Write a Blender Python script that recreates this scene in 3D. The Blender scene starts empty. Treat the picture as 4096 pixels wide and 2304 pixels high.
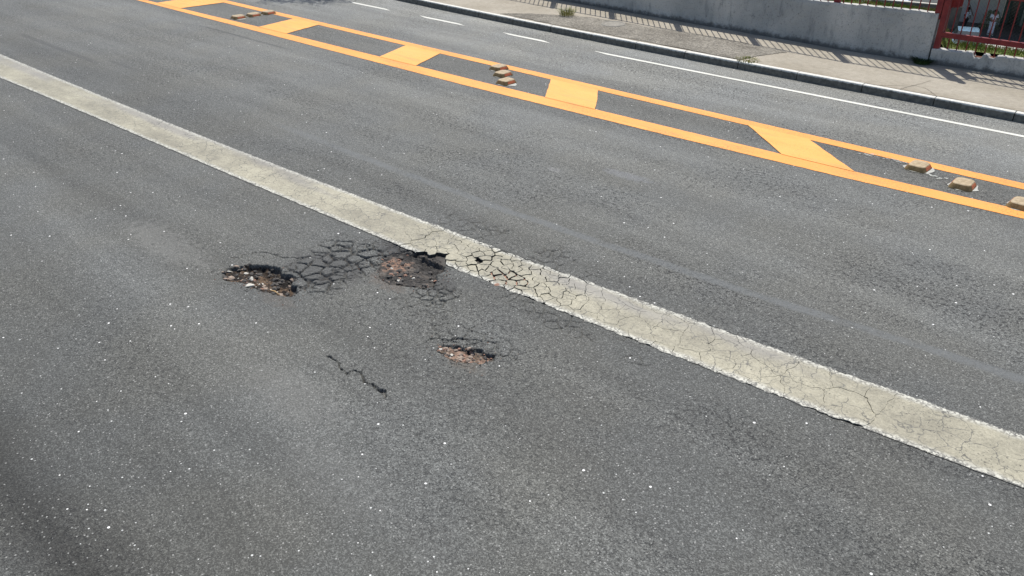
import bpy, bmesh, math, random
import numpy as np
from mathutils import Vector, Matrix, noise

# ---------------------------------------------------------------- camera, sky, sun, exposure
sc = bpy.context.scene
col = sc.collection
R = math.radians
cd = bpy.data.cameras.new('camera'); cam = bpy.data.objects.new('camera', cd); col.objects.link(cam)
cam.location = (0, 0, 3.25); cam.rotation_euler = (R(90 - 29.5), 0, 0)
cd.sensor_width = 36; cd.lens = 28.125; cd.clip_end = 2000; cd.clip_start = .1
sc.camera = cam
SUN_AZ, SUN_EL = 5.0, 61.0          # azimuth clockwise from +Y
w = bpy.data.worlds.new('World'); sc.world = w; w.use_nodes = True
nt = w.node_tree; nt.nodes.clear()
sky = nt.nodes.new('ShaderNodeTexSky'); sky.sky_type = 'NISHITA'; sky.sun_disc = False
sky.sun_elevation = R(SUN_EL); sky.sun_rotation = R(SUN_AZ); sky.dust_density = 1.5
bgn = nt.nodes.new('ShaderNodeBackground'); bgn.inputs['Strength'].default_value = .11
wo = nt.nodes.new('ShaderNodeOutputWorld')
nt.links.new(sky.outputs[0], bgn.inputs[0]); nt.links.new(bgn.outputs[0], wo.inputs[0])
sl = bpy.data.lights.new('sun', 'SUN'); sl.energy = 4.2; sl.angle = R(.53); sl.color = (1, .95, .87)
so = bpy.data.objects.new('sun', sl); col.objects.link(so)
sd = Vector((math.sin(R(SUN_AZ)) * math.cos(R(SUN_EL)), math.cos(R(SUN_AZ)) * math.cos(R(SUN_EL)), math.sin(R(SUN_EL))))
so.rotation_euler = sd.to_track_quat('Z', 'Y').to_euler()
sc.view_settings.view_transform = 'Standard'; sc.view_settings.look = 'None'
sc.view_settings.exposure = 0.27; sc.view_settings.gamma = 1

# ---------------------------------------------------------------- road frame: u along the road, v across it, metres
A = R(-42.3); CA, SA = math.cos(A), math.sin(A)
def W(u, v, z=0.): return Vector((u * CA - v * SA, u * SA + v * CA, z))
rnd = random.Random(7)

# ---------------------------------------------------------------- objects
def tag(o, label=None, cat=None, group=None, kind=None):
    if label: o['label'] = label
    if cat: o['category'] = cat
    if group: o['group'] = group
    if kind: o['kind'] = kind
    return o
def mesh(name, verts, faces, mats=(), smooth=False, mi=None):
    me = bpy.data.meshes.new(name)
    if isinstance(verts, np.ndarray):
        verts = np.ascontiguousarray(verts, dtype=np.float32); f = np.ascontiguousarray(faces, dtype=np.int32)
        me.vertices.add(len(verts)); me.vertices.foreach_set('co', verts.ravel())
        k = f.shape[1]; me.loops.add(f.size); me.loops.foreach_set('vertex_index', f.ravel())
        me.polygons.add(len(f)); me.polygons.foreach_set('loop_start', np.arange(len(f), dtype=np.int32) * k)
        me.polygons.foreach_set('loop_total', np.full(len(f), k, dtype=np.int32)); me.update(calc_edges=True)
    else:
        me.from_pydata([tuple(v) for v in verts], [], [tuple(f) for f in faces])
    for m in mats: me.materials.append(m)
    if mi is not None: me.polygons.foreach_set('material_index', mi)
    if smooth: me.polygons.foreach_set('use_smooth', [True] * len(me.polygons))
    me.update(); me.validate()
    return me
def link(name, me, parent=None, loc=None, rot=None):
    o = bpy.data.objects.new(name, me); col.objects.link(o)
    if parent: o.parent = parent
    if loc is not None: o.location = loc
    if rot is not None: o.rotation_euler = rot
    return o
def road_obj(name, me, parent=None):           # mesh already in road coordinates
    o = link(name, me, parent)
    if parent is None: o.rotation_euler = (0, 0, A)
    return o
def empty(name, loc, rot=(0, 0, 0)):
    o = bpy.data.objects.new(name, None); o.empty_display_size = .2; col.objects.link(o)
    o.location = loc; o.rotation_euler = rot; return o
class MB:
    def __init__(s): s.v = []; s.f = []; s.m = []
    def add(s, vs, fs, mi=0):
        b = len(s.v); s.v += [tuple(x) for x in vs]; s.f += [tuple(b + i for i in q) for q in fs]; s.m += [mi] * len(fs)
    def box(s, x0, x1, y0, y1, z0, z1, mi=0):
        s.add([(x, y, z) for z in (z0, z1) for y in (y0, y1) for x in (x0, x1)],
              [(0, 2, 3, 1), (4, 5, 7, 6), (0, 1, 5, 4), (2, 6, 7, 3), (0, 4, 6, 2), (1, 3, 7, 5)], mi)
    def tube(s, pts, r, n=6, mi=0, cap=True):
        pts = [Vector(p) for p in pts]; rs = r if isinstance(r, (list, tuple)) else [r] * len(pts)
        b = len(s.v)
        for i, p in enumerate(pts):
            d = (pts[min(i + 1, len(pts) - 1)] - pts[max(i - 1, 0)]).normalized()
            a = d.cross(Vector((0, 0, 1)) if abs(d.z) < .9 else Vector((1, 0, 0))).normalized(); c = d.cross(a)
            for k in range(n):
                t = 2 * math.pi * k / n; s.v.append(tuple(p + (a * math.cos(t) + c * math.sin(t)) * rs[i]))
        for i in range(len(pts) - 1):
            for k in range(n):
                s.f.append((b + i * n + k, b + i * n + (k + 1) % n, b + (i + 1) * n + (k + 1) % n, b + (i + 1) * n + k)); s.m.append(mi)
        if cap:
            s.f.append(tuple(b + k for k in range(n))[::-1]); s.m.append(mi)
            s.f.append(tuple(b + (len(pts) - 1) * n + k for k in range(n))); s.m.append(mi)
    def me(s, name, mats, smooth=False): return mesh(name, s.v, s.f, mats, smooth, s.m)

# ---------------------------------------------------------------- material helper
class M:
    def __init__(s, name, rough=.9, spec=.3):
        s.m = bpy.data.materials.new(name); s.m.use_nodes = True; s.t = s.m.node_tree
        s.b = s.t.nodes['Principled BSDF']; s.b.inputs['Roughness'].default_value = rough
        s.b.inputs['Specular IOR Level'].default_value = spec
        s.co = s.t.nodes.new('ShaderNodeTexCoord').outputs['Object']
    def set(s, sock, val):
        if isinstance(val, bpy.types.NodeSocket): s.t.links.new(val, sock)
        else:
            if isinstance(val, (tuple, list)) and len(val) == 3 and sock.type == 'RGBA': val = (*val, 1)
            sock.default_value = val
    def n(s, typ, props=None, **ins):
        nd = s.t.nodes.new('ShaderNode' + typ)
        for k, v in (props or {}).items(): setattr(nd, k, v)
        for k, v in ins.items(): s.set(nd.inputs[int(k[1:]) if k[0] == 'i' and k[1:].isdigit() else k.replace('_', ' ')], v)
        return nd
    def math(s, op, a, b=0., c=None):
        nd = s.t.nodes.new('ShaderNodeMath'); nd.operation = op
        s.set(nd.inputs[0], a); s.set(nd.inputs[1], b)
        if c is not None: s.set(nd.inputs[2], c)
        return nd.outputs[0]
    def noise(s, scale, detail=2., rough=.5, vec=None, dist=0.):
        return s.n('TexNoise', Vector=vec or s.co, Scale=scale, Detail=detail, Roughness=rough, Distortion=dist).outputs['Fac']
    def vor(s, scale, feat='F1', vec=None, out='Distance', rand=1.):
        return s.n('TexVoronoi', {'feature': feat}, Vector=vec or s.co, Scale=scale, Randomness=rand).outputs[out]
    def ramp(s, f, a, b, va=0., vb=1.):
        return s.n('MapRange', {'interpolation_type': 'SMOOTHSTEP'}, Value=f, From_Min=a, From_Max=b, To_Min=va, To_Max=vb).outputs[0]
    def mix(s, f, a, b, blend='MIX'):
        nd = s.t.nodes.new('ShaderNodeMix'); nd.data_type = 'RGBA'; nd.blend_type = blend
        s.set(nd.inputs[0], f); s.set(nd.inputs[6], a); s.set(nd.inputs[7], b); return nd.outputs[2]
    def stretch(s, sx, sy, sz=1., vec=None):
        return s.n('Mapping', Vector=vec or s.co, Scale=(sx, sy, sz)).outputs[0]
    def sep(s, vec=None):
        o = s.n('SeparateXYZ', Vector=vec or s.co).outputs; return o[0], o[1], o[2]
    def bump(s, h, strength=.5, dist=.01):
        s.set(s.b.inputs['Normal'], s.n('Bump', Strength=strength, Distance=dist, Height=h).outputs[0])
    def col(s, c): s.set(s.b.inputs['Base Color'], c)
    def val(s, v):                                   # scalar -> grey colour
        return s.n('CombineColor', i0=v, i1=v, i2=v).outputs[0]

# asphalt colour as a reusable chunk: returns (colour, height)
def asphalt_nodes(s):
    u, v, z = s.sep()
    wn = s.noise(.55, 3., .6)
    vw = s.math('ADD', v, s.math('MULTIPLY', s.math('SUBTRACT', wn, .5), .34))
    # tone across the carriageway (worn wheel paths, oil band, grazing sun glare painted in as paler far lanes)
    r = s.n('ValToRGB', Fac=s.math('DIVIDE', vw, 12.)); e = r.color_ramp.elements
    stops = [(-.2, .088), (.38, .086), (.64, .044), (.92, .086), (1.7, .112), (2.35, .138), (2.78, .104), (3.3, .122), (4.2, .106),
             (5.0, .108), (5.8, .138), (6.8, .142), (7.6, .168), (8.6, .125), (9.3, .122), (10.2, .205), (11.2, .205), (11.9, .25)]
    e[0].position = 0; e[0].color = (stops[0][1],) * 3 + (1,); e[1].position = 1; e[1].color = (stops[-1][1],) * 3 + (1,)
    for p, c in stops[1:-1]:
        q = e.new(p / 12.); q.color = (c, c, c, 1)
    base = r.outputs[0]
    streak = s.noise(1.6, 3., .6, s.stretch(.12, 1.6))
    base = s.mix(1., base, s.val(s.ramp(streak, .25, .75, .80, 1.05)), 'MULTIPLY')
    tint = s.mix(s.ramp(s.noise(.8, 2., .5), .35, .65), (1.03, 1.045, .96), (1.005, 1.045, 1.005))
    base = s.mix(1., base, tint, 'MULTIPLY')
    # aggregate
    cell = s.vor(135., out='Color'); cr = s.n('SeparateColor', Color=cell).outputs[0]
    agg = s.math('POWER', cr, 2.2)
    agg2 = s.noise(260., 2., .7)
    f = s.math('ADD', s.math('MULTIPLY', agg, 1.05), s.ramp(agg2, .3, .75, .24, 1.04))
    c = s.mix(1., base, s.val(f), 'MULTIPLY')
    # open texture: short ragged fissures in patches
    patch = s.ramp(s.noise(.95, 4., .62, s.stretch(.45, 1.1)), .42, .64)
    wv = s.n('VectorMath', {'operation': 'ADD'}, i0=s.co, i1=s.n('VectorMath', {'operation': 'SCALE'}, i0=s.n('TexNoise', Vector=s.co, Scale=20., Detail=3.).outputs['Color'], Scale=.05).outputs[0]).outputs[0]
    ed = s.vor(31., 'DISTANCE_TO_EDGE', wv)
    gate = s.ramp(s.noise(26., 2., .6), .50, .60)
    fis = s.math('MULTIPLY', s.math('MULTIPLY', s.ramp(ed, .05, .14, 1., 0.), gate), s.math('ADD', s.math('MULTIPLY', patch, .68), .20))
    pit = s.math('MULTIPLY', s.ramp(s.noise(62., 2., .6), .60, .69), s.math('ADD', s.math('MULTIPLY', patch, .72), .28))
    dark = s.math('MULTIPLY', s.math('MAXIMUM', fis, pit), s.ramp(v, 1.5, 5.2, .62, 1.1))
    c = s.mix(s.math('MULTIPLY', dark, .86), c, (.016, .016, .017))
    # pale stone chips polished by traffic
    vn = s.t.nodes.new('ShaderNodeTexVoronoi'); s.set(vn.inputs['Vector'], s.co); s.set(vn.inputs['Scale'], 13.)
    rc = s.n('SeparateColor', Color=vn.outputs['Color']).outputs
    rad = s.math('MULTIPLY', s.math('POWER', rc[1], 1.6), .115)
    chip = s.math('MULTIPLY', s.math('LESS_THAN', vn.outputs['Distance'], rad), s.math('GREATER_THAN', rc[0], .58))
    vm = s.t.nodes.new('ShaderNodeTexVoronoi'); s.set(vm.inputs['Vector'], s.co); s.set(vm.inputs['Scale'], 48.)
    rm = s.n('SeparateColor', Color=vm.outputs['Color']).outputs
    chip2 = s.math('MULTIPLY', s.math('LESS_THAN', vm.outputs['Distance'], .24), s.math('GREATER_THAN', rm[0], .84))
    c = s.mix(s.math('MULTIPLY', chip2, .6), c, (.40, .40, .385))
    vq = s.t.nodes.new('ShaderNodeTexVoronoi'); s.set(vq.inputs['Vector'], s.co); s.set(vq.inputs['Scale'], 27.)
    rq = s.n('SeparateColor', Color=vq.outputs['Color']).outputs
    near = s.math('ADD', s.ramp(v, 1.2, 3.4, .82, .945), s.ramp(u, -5.2, -3.6, .08, 0.))
    chip3 = s.math('MULTIPLY', s.math('LESS_THAN', vq.outputs['Distance'], s.math('MULTIPLY', rq[1], .175)), s.math('GREATER_THAN', rq[0], near))
    c = s.mix(chip3, c, (.58, .59, .575))
    c = s.mix(chip, c, (.85, .85, .83))
    h = s.math('SUBTRACT', s.math('ADD', s.math('MULTIPLY', agg, .35), s.math('MULTIPLY', agg2, .5)), s.math('MULTIPLY', dark, 1.6))
    return c, h, u, v, z, patch

def mat_asphalt():
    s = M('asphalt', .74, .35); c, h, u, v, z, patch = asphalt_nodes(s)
    # smooth sealed strip left by a joint, tyre marks
    vs = s.math('ADD', s.math('ADD', 5.714, s.math('MULTIPLY', u, .107)), s.math('MULTIPLY', s.math('MULTIPLY', u, u), .008))
    vs = s.math('MINIMUM', s.math('MAXIMUM', vs, 5.36), 5.75)
    d = s.math('ABSOLUTE', s.math('ADD', s.math('SUBTRACT', v, vs), s.math('MULTIPLY', s.math('SUBTRACT', s.noise(1.3, 4., .6), .5), .10)))
    strip = s.math('MULTIPLY', s.ramp(d, .025, .075, 1., 0.), s.math('MULTIPLY', s.ramp(s.noise(2.2, 3.), .25, .5), s.ramp(u, -10., -7.2)))
    sm = s.mix(s.noise(150., 2.), (.110, .117, .118), (.145, .153, .155))
    c = s.mix(s.math('MULTIPLY', s.math('MULTIPLY', strip, s.ramp(s.noise(30., 4., .75), .28, .5)), .85), c, sm)
    for (u0, u1, vc, hw, k) in [(-15.6, -12.2, 7.87, .05, .30), (-11.4, -10.3, 7.9, .05, .25), (-17.5, -13.6, 5.20, .07, .25), (-14.2, -12.6, 5.42, .05, .2)]:
        dd = s.math('ABSOLUTE', s.math('SUBTRACT', v, s.math('ADD', vc, s.math('MULTIPLY', s.math('SUBTRACT', u, u0), .004))))
        k_ = s.math('MULTIPLY', s.ramp(dd, hw * .4, hw, 1., 0.), s.math('MULTIPLY', s.ramp(u, u0, u0 + .5), s.ramp(u, u1 - .6, u1, 1., 0.)))
        c = s.mix(s.math('MULTIPLY', k_, k * 1.5), c, (.035, .036, .04))
    # pale scuffed stains
    for (a, b, ra, rb, cc, k) in [(-4.62, 6.95, .32, .10, (.20, .21, .23), .35), (-6.75, 2.74, .75, .20, (.25, .25, .235), .25), (-5.32, 6.55, .1, .05, (.25, .25, .25), .35),
                                  (-3.95, 2.20, .50, .20, (.20, .20, .19), .20), (-3.1, 1.9, .5, .2, (.2, .2, .19), .12),
                                  (-4.95, 4.12, .42, .20, (.035, .035, .036), .75), (-4.35, 3.9, .16, .14, (.04, .04, .04), .5), (-4.70, 3.62, .24, .10, (.115, .092, .075), .45), (-5.15, 2.84, .22, .09, (.10, .088, .075), .4), (-3.42, 3.22, .2, .07, (.13, .11, .09), .4), (-5.30, 3.42, .45, .30, (.045, .045, .046), .5)]:
        x = s.math('DIVIDE', s.math('SUBTRACT', u, a), ra); y = s.math('DIVIDE', s.math('SUBTRACT', v, b), rb)
        rr = s.math('ADD', s.math('ADD', s.math('MULTIPLY', x, x), s.math('MULTIPLY', y, y)), s.math('MULTIPLY', s.math('SUBTRACT', s.noise(13., 5., .75), .5), 4.2))
        c = s.mix(s.math('MULTIPLY', s.ramp(rr, .3, 1.3, 1., 0.), k), c, cc)
    # darker brown with depth below the road surface
    deep = s.ramp(z, -.012, -.045)
    soil = s.mix(s.noise(45., 3., .7), (.030, .026, .023), (.085, .065, .05))
    c = s.mix(s.math('MULTIPLY', deep, .75), c, soil)
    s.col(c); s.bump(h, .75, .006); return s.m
def mat_soil(name, ca, cb, lo, hi):
    s = M(name, .95, .1)
    big = s.noise(9., 3., .6); fine = s.noise(90., 3., .7); cell = s.n('SeparateColor', Color=s.vor(60., out='Color')).outputs[0]
    c = s.mix(s.ramp(big, lo, hi), ca, cb)
    c = s.mix(1., c, s.val(s.math('ADD', .45, s.math('ADD', s.math('MULTIPLY', cell, .6), s.math('MULTIPLY', fine, .5)))), 'MULTIPLY')
    if 'clay' in name:
        u, v, z = s.sep(); x = s.math('DIVIDE', s.math('ADD', u, .17), .13); y = s.math('DIVIDE', s.math('ADD', v, .04), .13)
        rr = s.math('ADD', s.math('ADD', s.math('MULTIPLY', x, x), s.math('MULTIPLY', y, y)), s.math('MULTIPLY', s.math('SUBTRACT', s.noise(12., 5., .75), .5), 9.))
        c = s.mix(s.math('MULTIPLY', s.ramp(rr, .5, 1.2, 1., 0.), s.ramp(s.noise(19., 3., .7), .42, .55, .05, .85)), c, s.mix(fine, (.19, .115, .08), (.42, .275, .205)))
    s.col(c); s.bump(s.math('ADD', cell, fine), .8, .012); return s.m
def mat_paint(name, ca, cb, wear=.35, edge=False, hair=False, fine=True):
    s = M(name, .62, .4)
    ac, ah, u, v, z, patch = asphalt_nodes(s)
    n1 = s.noise(2.3, 4., .62, s.stretch(.35, 1.)); n2 = s.noise(160., 2., .7)
    c = s.mix(s.ramp(n1, .3, .7), ca, cb)
    c = s.mix(1., c, s.val(s.ramp(n2, .2, .8, .84, 1.1)), 'MULTIPLY')
    worn = s.ramp(s.noise(75., 3., .7), .64 - wear * .12, .70 - wear * .06)
    gate = s.ramp(s.noise(1.7, 3., .6, s.stretch(.6, 2.)), .42, .60)
    hole = s.math('MULTIPLY', worn, s.math('ADD', .35 if edge else .12, s.math('MULTIPLY', gate, .65 if edge else .8)))
    if edge: c = s.mix(1., c, s.val(s.math('MULTIPLY', s.ramp(s.noise(38., 4., .75), .3, .7, .78, 1.08), s.ramp(s.noise(5., 4., .65), .3, .7, .82, 1.06))), 'MULTIPLY')
    h = s.math('ADD', s.math('MULTIPLY', n2, .3), s.math('MULTIPLY', hole, -1.))
    if edge:
        t = s.n('Attribute', {'attribute_name': 'across'}).outputs['Fac']
        ta = s.math('MINIMUM', t, s.math('SUBTRACT', 1., t))
        band = s.ramp(s.math('ADD', ta, s.math('MULTIPLY', s.math('SUBTRACT', s.noise(6., 3.), .5), .10)), .03, .15, 1., 0.)
        bead = s.n('SeparateColor', Color=s.vor(70., out='Color')).outputs[0]
        white = s.mix(s.ramp(bead, .2, .8), (.22, .215, .19), (.52, .515, .45))
        c = s.mix(band, c, white)
        # grey tyre film towards the far side
        film = s.math('MULTIPLY', s.ramp(t, .50, .78), s.ramp(s.noise(.9, 3., .6, s.stretch(.5, 2.)), .40, .60))
        c = s.mix(s.math('MULTIPLY', film, s.math('SUBTRACT', .55, s.math('MULTIPLY', band, .4))), c, (.215, .21, .21))
        rag = s.ramp(s.math('ADD', ta, s.math('MULTIPLY', s.math('SUBTRACT', s.noise(55., 3., .7), .5), .13)), .006, .022, 1., 0.)
        hole = s.math('MAXIMUM', hole, rag)
    else:
        gr = s.math('MULTIPLY', s.ramp(s.noise(3.5, 5., .7, s.stretch(.35, 2.2)), .48, .72), .38)
        c = s.mix(gr, c, (.30, .19, .08) if ca[2] < .3 else (.30, .30, .28))
    if hair:
        wv = s.n('VectorMath', {'operation': 'ADD'}, i0=s.co, i1=s.n('VectorMath', {'operation': 'SCALE'}, i0=s.n('TexNoise', Vector=s.co, Scale=9., Detail=3.).outputs['Color'], Scale=.12).outputs[0]).outputs[0]
        ed = s.vor(7.5, 'DISTANCE_TO_EDGE', wv)
        cr = s.math('MULTIPLY', s.ramp(ed, .008, .028, 1., 0.), s.math('MULTIPLY', s.ramp(s.noise(2.6, 3.), .36, .54), s.math('MAXIMUM', s.ramp(u, -14., -9.5), 0.)))
        hole = s.math('MAXIMUM', hole, s.math('MULTIPLY', cr, .85))
    dk = s.mix(s.ramp(s.noise(60., 2.), .3, .7), (.03, .03, .032), ac)
    s.col(s.mix(s.math('MULTIPLY', hole, .9), c, dk)); s.bump(h, .5, .004); return s.m
def mat_plain(name, a, b, scale=8., rough=.85, bump=.3, fine=80., dist=.006, spec=.3, metal=0.):
    s = M(name, rough, spec); n1 = s.noise(scale, 4., .6); n2 = s.noise(fine, 3., .7)
    c = s.mix(s.ramp(n1, .3, .7), a, b); c = s.mix(1., c, s.val(s.ramp(n2, .2, .8, .8, 1.15)), 'MULTIPLY')
    s.col(c); s.bump(s.math('ADD', n2, s.math('MULTIPLY', n1, .4)), bump, dist); s.b.inputs['Metallic'].default_value = metal
    return s.m
def mat_sidewalk():
    s = M('sidewalk_concrete', .9, .2); u, v, z = s.sep()
    n1 = s.noise(.9, 4., .6); n2 = s.noise(14., 4., .65); n3 = s.noise(130., 3., .7)
    c = s.mix(s.ramp(n1, .3, .7), (.29, .262, .21), (.355, .325, .27))
    c = s.mix(1., c, s.val(s.ramp(n2, .25, .75, .88, 1.10)), 'MULTIPLY'); c = s.mix(1., c, s.val(s.ramp(n3, .2, .8, .8, 1.18)), 'MULTIPLY')
    dirt = s.math('MULTIPLY', s.ramp(s.math('ADD', v, s.math('MULTIPLY', n2, .25)), 12.10, 12.32, 1., 0.), .45)
    c = s.mix(dirt, c, (.20, .165, .12))
    sp = s.vor(9.); spc = s.math('MULTIPLY', s.math('LESS_THAN', sp, .07), s.math('GREATER_THAN', s.n('SeparateColor', Color=s.vor(9., out='Color')).outputs[0], .85))
    c = s.mix(s.math('MULTIPLY', spc, .8), c, (.06, .05, .045))
    s.col(c); s.bump(s.math('ADD', n3, s.math('MULTIPLY', n2, .6)), .35, .006); return s.m
def mat_rough_patch():
    s = M('worn_gravelly_concrete', .95, .15)
    cell = s.n('SeparateColor', Color=s.vor(42., out='Color')).outputs[0]; n1 = s.noise(2.2, 4., .6); n3 = s.noise(110., 3., .7)
    c = s.mix(s.ramp(n1, .3, .7), (.19, .176, .15), (.28, .262, .225))
    c = s.mix(1., c, s.val(s.math('ADD', .62, s.math('MULTIPLY', cell, .7))), 'MULTIPLY')
    c = s.mix(s.math('MULTIPLY', s.ramp(s.noise(24., 3., .7), .60, .70), .7), c, (.05, .045, .04))
    c = s.mix(1., c, s.val(s.ramp(n3, .2, .8, .8, 1.2)), 'MULTIPLY')
    s.col(c); s.bump(s.math('ADD', cell, n3), .9, .012); return s.m
def mat_wall():
    s = M('stained_whitewashed_wall', .92, .15); u, v, z = s.sep()
    st = s.noise(7., 5., .65, s.stretch(1., 1., .22)); n2 = s.noise(20., 4., .7); n1 = s.noise(1.4, 3.)
    c = s.mix(s.ramp(n1, .3, .7), (.37, .375, .36), (.53, .52, .485))
    c = s.mix(s.math('MULTIPLY', s.ramp(st, .52, .70), .55), c, (.17, .185, .19))
    c = s.mix(s.math('MULTIPLY', s.ramp(n2, .58, .72), .6), c, (.12, .125, .13))
    c = s.mix(s.math('MULTIPLY', s.ramp(s.noise(48., 3., .7), .55, .68), .55), c, (.14, .14, .14))
    low = s.math('ADD', z, s.math('MULTIPLY', s.math('SUBTRACT', s.noise(9., 4., .7), .5), .22))
    c = s.mix(s.math('MULTIPLY', s.ramp(low, .13, .23, 1., 0.), .8), c, (.07, .065, .062))
    s.col(c); s.bump(s.math('ADD', st, n2), .6, .012); return s.m
def mat_kerb():
    s = M('kerb_concrete', .9, .2); u, v, z = s.sep(); n2 = s.noise(18., 4., .65); n3 = s.noise(120., 3., .7)
    g = s.n('NewGeometry').outputs['Normal']; nz = s.n('SeparateXYZ', Vector=g).outputs[2]
    face = s.mix(s.ramp(n2, .3, .7), (.11, .108, .095), (.20, .19, .165))      # darkened: shade on the road-facing side is painted in
    top = s.mix(s.ramp(n2, .3, .7), (.56, .555, .51), (.72, .71, .66))          # paler top strip
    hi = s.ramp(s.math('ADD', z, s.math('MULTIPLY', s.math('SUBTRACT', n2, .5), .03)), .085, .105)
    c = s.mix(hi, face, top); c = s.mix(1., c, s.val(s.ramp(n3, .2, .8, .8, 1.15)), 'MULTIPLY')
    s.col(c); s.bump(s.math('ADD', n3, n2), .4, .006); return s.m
def mat_grass(name='grass_blades', a=(.075, .13, .015), b=(.19, .25, .04)):
    s = M(name, .7, .3); r = s.n('ObjectInfo').outputs['Random']; n = s.noise(6., 3.)
    s.col(s.mix(s.ramp(n, .35, .65), a, b)); return s.m
def mat_stud(name, a, b):
    s = M(name, .6, .3); n1 = s.noise(22., 4., .6); n2 = s.noise(140., 3., .7)
    c = s.mix(s.ramp(n1, .35, .65), a, b); c = s.mix(1., c, s.val(s.ramp(n2, .2, .8, .8, 1.15)), 'MULTIPLY')
    s.col(c); s.bump(n2, .2, .002); return s.m

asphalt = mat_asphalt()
soils = [mat_soil('dark_broken_sub_base', (.028, .025, .023), (.135, .095, .065), .42, .66), mat_soil('charcoal_and_clay_sub_base', (.055, .053, .051), (.125, .112, .10), .45, .62), mat_soil('pinkish_brown_sub_base', (.10, .078, .06), (.25, .175, .135), .38, .62)]
yellow = mat_paint('yellow_paint', (.80, .305, .048), (.85, .345, .065), .75)
yellow2 = mat_paint('fresh_yellow_paint', (.82, .345, .060), (.87, .385, .085), .35)
white = mat_paint('white_line_paint', (.58, .585, .53), (.66, .66, .60), .1)
wide_white = mat_paint('aged_cream_line_paint', (.275, .257, .195), (.405, .380, .285), .45, edge=True, hair=True)
plate_white = mat_paint('cracked_cream_line_paint', (.275, .257, .195), (.405, .380, .285), .45, edge=True, hair=True)
m_side = mat_plain('broken_asphalt_edge', (.03, .03, .03), (.06, .058, .055), 30., .95, .5)
m_stone = mat_plain('sub_base_stone', (.24, .185, .145), (.42, .34, .275), 6., .9, .4)
m_stone_d = mat_plain('bitumen_coated_stone', (.05, .046, .042), (.13, .12, .11), 8., .8, .5)
m_stone_p = mat_plain('pale_concrete_chip', (.50, .48, .42), (.62, .60, .54), 8., .9, .3)
m_stone_r = mat_plain('reddish_clay_stone', (.25, .145, .105), (.36, .22, .165), 8., .9, .4)
m_side_walk = mat_sidewalk(); m_patch = mat_rough_patch(); m_wall = mat_wall(); m_kerb = mat_kerb()
m_red = mat_plain('dark_red_oxide_paint', (.17, .022, .024), (.26, .04, .036), 9., .6, .3, 90., .003)
m_rust = mat_plain('rusty_brown_steel', (.10, .04, .025), (.2, .07, .045), 14., .8, .4)
m_wire = mat_plain('galvanised_wire', (.05, .05, .05), (.09, .09, .09), 20., .6, .1)
m_grass = mat_grass(); m_grass2 = mat_grass('dry_grass_blades', (.13, .16, .03), (.30, .28, .09)); m_weed = mat_grass('dark_weed_leaves', (.02, .045, .015), (.05, .09, .025))
m_turf = mat_plain('turf_soil', (.07, .11, .02), (.15, .17, .05), 5., .95, .6)
m_yard = mat_plain('pale_yard_concrete', (.50, .48, .44), (.60, .58, .54), .5, .9, .2)
m_yard_d = mat_plain('shade_toned_yard', (.05, .055, .055), (.08, .085, .085), .5, .9, .3)  # yard ground toned dark to stand in for the shade around the people
m_glue = mat_plain('pale_epoxy_glue', (.30, .31, .285), (.46, .465, .43), 20., .6, .3)
m_body = mat_stud('dusty_shaded_ochre_stud', (.16, .11, .045), (.26, .18, .08)); m_top = mat_stud('faded_sunlit_stud_top', (.31, .235, .14), (.44, .35, .225))  # weathered ochre; shaded sides and sunlit top are also painted in
m_refl = mat_stud('orange_red_reflector', (.50, .13, .055), (.60, .17, .07)); m_refl.node_tree.nodes['Principled BSDF'].inputs['Roughness'].default_value = .35

# ---------------------------------------------------------------- helpers for the damaged road surface
def vnoise(x, y, seed=0):                # smooth value noise, vectorised
    xi = np.floor(x).astype(np.int64); yi = np.floor(y).astype(np.int64); fx = x - xi; fy = y - yi
    fx = fx * fx * (3 - 2 * fx); fy = fy * fy * (3 - 2 * fy)
    def h(a, b):
        n = (a * 374761393 + b * 668265263 + seed * 974634777) & 0xffffffff
        n = ((n ^ (n >> 13)) * 1274126177) & 0xffffffff
        return ((n ^ (n >> 16)) & 0xffffff) / float(0xffffff)
    return (h(xi, yi) * (1 - fx) + h(xi + 1, yi) * fx) * (1 - fy) + (h(xi, yi + 1) * (1 - fx) + h(xi + 1, yi + 1) * fx) * fy
def fbm(x, y, seed=0, o=4):
    s = 0; a = .5
    for k in range(o): s = s + a * vnoise(x * 2 ** k, y * 2 ** k, seed + k * 17); a *= .5
    return s / (1 - .5 ** o)
def sdist(px, py, poly):                 # signed distance to polygon, negative inside
    d = np.full(px.shape, 1e9); ins = np.zeros(px.shape, bool); n = len(poly)
    for i in range(n):
        ax, ay = poly[i]; bx, by = poly[(i + 1) % n]; ex, ey = bx - ax, by - ay
        t = np.clip(((px - ax) * ex + (py - ay) * ey) / (ex * ex + ey * ey), 0, 1)
        d = np.minimum(d, np.hypot(px - ax - t * ex, py - ay - t * ey))
        c = ((ay > py) != (by > py)) & (px < (bx - ax) * (py - ay) / (by - ay + 1e-12) + ax); ins ^= c
    return np.where(ins, -d, d)
def ldist(px, py, line):
    d = np.full(px.shape, 1e9)
    for (ax, ay), (bx, by) in zip(line, line[1:]):
        ex, ey = bx - ax, by - ay; t = np.clip(((px - ax) * ex + (py - ay) * ey) / (ex * ex + ey * ey), 0, 1)
        d = np.minimum(d, np.hypot(px - ax - t * ex, py - ay - t * ey))
    return d
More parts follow.
